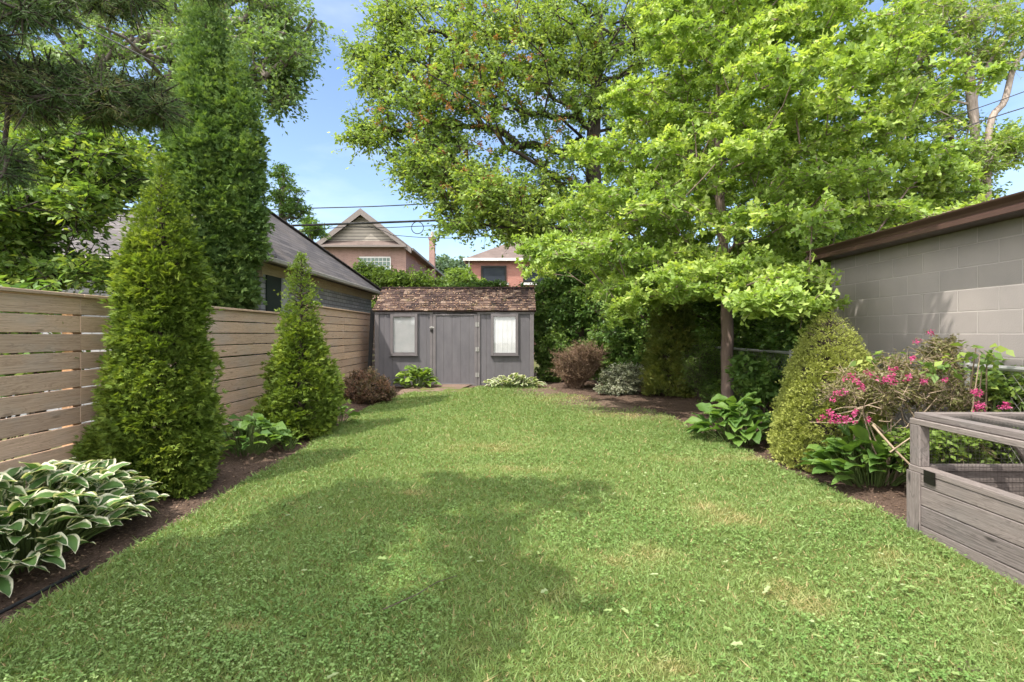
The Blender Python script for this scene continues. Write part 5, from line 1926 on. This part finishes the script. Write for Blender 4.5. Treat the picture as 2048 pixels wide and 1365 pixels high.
# shrubs in and behind the right bed
gz_ = lambda x, y: float(g(x, y))
conifer('arborvitae', 'dark olive column evergreen under the ginkgo left of its trunk', 'evergreen tree', 91, (3.18, 10.2, gz_(3.18, 10.2)), 2.35,
        [(0, .42), (.2, .5), (.5, .42), (.8, .26), (1, .05)], 6500, .09, 6, leaf_mat('olive_cedar_spray', (0.05, 0.085, 0.02), (0.16, 0.20, 0.042), (0.32, 0.31, 0.07), trans=.2), B_brown, lobes=.2, wid=.2, elev=.8)
shrub('yew_hedge', 'dark green upright yew just left of the ginkgo trunk', 'shrub', 92, [(1410, 740, 9.6, 42, 50, .35, 1)], 150, .2, 9, 16, .04, .28, L_dkshrub, B_brown, (3.6, 9.6, gz_(3.6, 9.6)), up=.2, squash=1, updir=.5, droop=-.2)
shrub('dead_shrub', 'brown twiggy half dead bush right of the shed', 'shrub', 93, [(1152, 730, 11.6, 46, 40, .45, 1), (1180, 710, 11.6, 30, 24, .3, .3)], 170, .26, 12, 4, .035, .4, L_dry, bark_mat('dead_twigs', (0.12, 0.075, 0.05), (0.26, 0.18, 0.13)), (1.45, 11.6, gz_(1.45, 11.6)), nstem=None, up=.2, squash=.9, updir=.3, tw=.005)
shrub('euonymus_bush', 'low bush with white-edged leaves left of the olive evergreen', 'shrub', 94, [(1250, 755, 10.7, 48, 26, .45, 1), (1235, 778, 10.5, 40, 10, .3, .4)], 170, .14, 9, 14, .035, .6, L_vario, B_brown, (2.35, 10.7, gz_(2.35, 10.7)), up=.4, squash=.7)
shrub('viburnum_bush', 'dark broad leaved bush between the ginkgo trunk and the dwarf spruce', 'shrub', 95, [(1535, 770, 7.6, 52, 38, .3, 1), (1560, 700, 7.8, 40, 30, .3, .4), (1500, 740, 7.7, 30, 30, .2, .4)], 90, .18, 6, 9, .095, .62, L_shade, B_brown, (3.75, 7.6, gz_(3.75, 7.6)), shape='kite', up=.65, squash=.5)
shrub('woodland_shrub', 'dark green undergrowth bush tight behind the brown twiggy bush', 'shrub', 96, [(1110, 720, 13, 36, 60, .4, 1), (1220, 700, 12.6, 60, 50, .5, 1)], 150, .28, 8, 13, .08, .6, L_dkshrub, B_brown, (1.6, 13, .1), up=.45)
shrub('woodland_shrub', 'dark undergrowth bush behind the dwarf spruce by the garage corner', 'shrub', 97, [(1610, 700, 8.9, 60, 70, .4, 1), (1480, 790, 9.4, 80, 40, .4, .8)], 170, .24, 8, 13, .075, .6, L_dkshrub, B_brown, (4.4, 8.9, .1), up=.45)
hosta('hosta_plant', 'large green hosta at the foot of the ginkgo left of the dwarf spruce', 101, 2.80, 6.35, .46, .44, .46, 110, .24, .17, H_green, B_stem)
hosta('hosta_plant', 'green hosta between the dwarf spruce and the wooden planter', 102, 3.24, 4.6, .46, .30, .42, 130, .21, .13, H_green, B_stem, upright=6)
hosta('hosta_plant', 'small hosta in the shade beside the white-edged bush', 103, 2.2, 11.6, .3, .2, .3, 22, .24, .17, H_green, B_stem)
# dwarf spruce
conifer('dwarf_spruce', 'dense yellow-green dwarf spruce cone in front of the block garage', 'evergreen shrub', 111, (3.25, 5.25, gz_(3.25, 5.25) - .03), 1.57,
        [(0, .46), (.1, .51), (.3, .49), (.5, .41), (.7, .32), (.85, .22), (.95, .12), (1, .03)], 46000, .020, 7, L_spruce, B_brown, lobes=.09, wid=.3, elev=.5, tuft=20, tsize=.024, deep=.12, fan=1.2, lobe_k=13.0)
# weigela
wg, Cw = shrub('weigela_bush', 'sprawling weigela bush with pink flowers and bare tan twigs behind the planter', 'flowering shrub', 112,
      [(1790, 775, 4.5, 100, 52, .35, 2.2), (1880, 715, 4.5, 42, 38, .25, .9), (1700, 790, 4.6, 45, 50, .25, .9), (1940, 790, 4.3, 50, 45, .3, .9), (1930, 880, 4.2, 90, 50, .25, 1.4)], 200, .15, 12, 7, .03, .45, L_wei, B_tan, (3.4, 4.5, gz_(3.4, 4.5)),
      nstem=3, up=.3, squash=.85, updir=.25, tw=.003)
rs = np.random.RandomState(113)
FL = [(1735, 745, 4.3, 9, 7), (1720, 765, 4.3, 14, 5), (1775, 757, 4.25, 22, 10), (1730, 778, 4.25, 9, 6), (1680, 785, 4.4, 14, 8), (1663, 830, 4.3, 14, 12), (1690, 840, 4.25, 26, 7), (1712, 825, 4.3, 14, 6), (1820, 755, 4.3, 8, 10), (1846, 765, 4.3, 8, 5),
      (1892, 757, 4.2, 7, 6), (1958, 785, 4.1, 12, 10), (1955, 815, 4.1, 10, 14), (1862, 665, 4.4, 5, 4), (1833, 683, 4.4, 5, 4), (1823, 715, 4.3, 6, 4), (1700, 755, 4.35, 14, 6), (2012, 810, 4.1, 16, 8), (1790, 735, 4.35, 14, 5), (1665, 800, 4.4, 9, 6), (1850, 760, 4.3, 6, 4), (1640, 838, 4.35, 6, 6), (1735, 842, 4.2, 8, 5)]
C = np.concatenate([ell_points(rs, [(a, b, c - .18, d * 1.15, e * 1.15, .07, 1)], max(3, int(d * e / 14))) for (a, b, c, d, e) in FL])
LV = Leaves('kite')
twigs_and_leaves(rs, LV, None, C, .022, 4, 3, .016, .6, up=.1, squash=1, lvar=.4)
LV.build('flowers', L_pink, wg)
rb = np.random.RandomState(14)
BR = [([P(1745, 850, 4.2), P(1790, 900, 4.05), P(1835, 945, 3.95), P(1850, 965, 3.95)], .010, .006), ([P(1780, 905, 4.05), P(1815, 880, 4.0), P(1835, 868, 4.0)], .007, .004)]
for k in range(30):
    a = P(rb.uniform(1700, 1880), rb.uniform(780, 850), rb.uniform(4.15, 4.5))
    b_ = a + rb.normal(size=3) * np.array([.17, .08, .06])
    BR.append(([a, (a + b_) / 2 + rb.normal(size=3) * .03, b_], .0045, .002))
for q_, r0_, r1_ in BR:
    TBx = Tubes()
    limb(q_, r0_, r1_)
    TBx.build('bare_branch', B_tan, wg)
# greenery at the far right edge
shrub('raspberry_bush', 'fresh green bush at the right edge behind the flowering bush', 'shrub', 114, [(2010, 765, 4.2, 40, 36, .2, 1), (2050, 800, 4.1, 40, 50, .2, 1)], 60, .12, 6, 9, .06, .6, L_mag, B_stem, (3.95, 4.2, .08), up=.5, squash=.6)
shrub('climbing_vine', 'thin climbing stems with a few large leaves on the chain link fence', 'vine', 115, [(1955, 710, 3.95, 55, 22, .05, 1), (1760, 720, 4.6, 30, 12, .05, .6), (1880, 730, 4.1, 60, 16, .05, .8)], 26, .06, 2, 2, .075, .6, L_mag, B_tan, (3.84, 4.3, .08), up=.6, nstem=1, tw=.002)
shrub('ivy', 'low light green leaves seen through the planter screen', 'ground cover', 116, [(1930, 890, 4.15, 130, 50, .2, 1)], 110, .12, 7, 9, .05, .65, L_bright, B_brown, (3.6, 4.1, .05), up=.5, squash=.6, nstem=3)
# stick on the lawn
mb = MB()
a, b_ = P(762, 1247, 2.5), P(900, 1180, 2.8)
x1_, y1_, x2_, y2_ = -.62, 2.46, -.30, 2.80
mb.tube([(x1_, y1_, .075), (-.48, 2.6, .078), (-.40, 2.72, .08), (x2_, y2_, .078)], [.003, .0026, .0022, .0015], 6)
tag(mb.build('fallen_twig', B_brown), 'thin brown fallen twig lying on the shaded lawn', 'twig')
# edging strip at lower left
mb = MB()
mb.tube([(-2.62, 1.9, .02), (-2.52, 2.4, .03), (-2.50, 2.8, .03), (-2.56, 3.1, -.01)], .010, 6)
tag(mb.build('lawn_edging', M_black, smooth=True), 'black plastic lawn edging half buried by the near left bed', 'edging')

# ------------------------------------------------------------------ groups of repeats
GROUPS = {'hosta_plant': 'hosta plants in the flower beds', 'arborvitae': 'column and cone evergreens', 'power_cable': 'overhead cables', 'background_tree': 'trees crowding behind the right flower bed',
          'far_tree': 'trees around the far houses', 'locust_tree': 'small trees beyond the neighbour garage', 'woodland_shrub': 'dark undergrowth bushes'}
for o in list(scene.objects):
    k = o.name.split('.')[0]
    if o.parent is None and k in GROUPS:
        o['group'] = GROUPS[k]
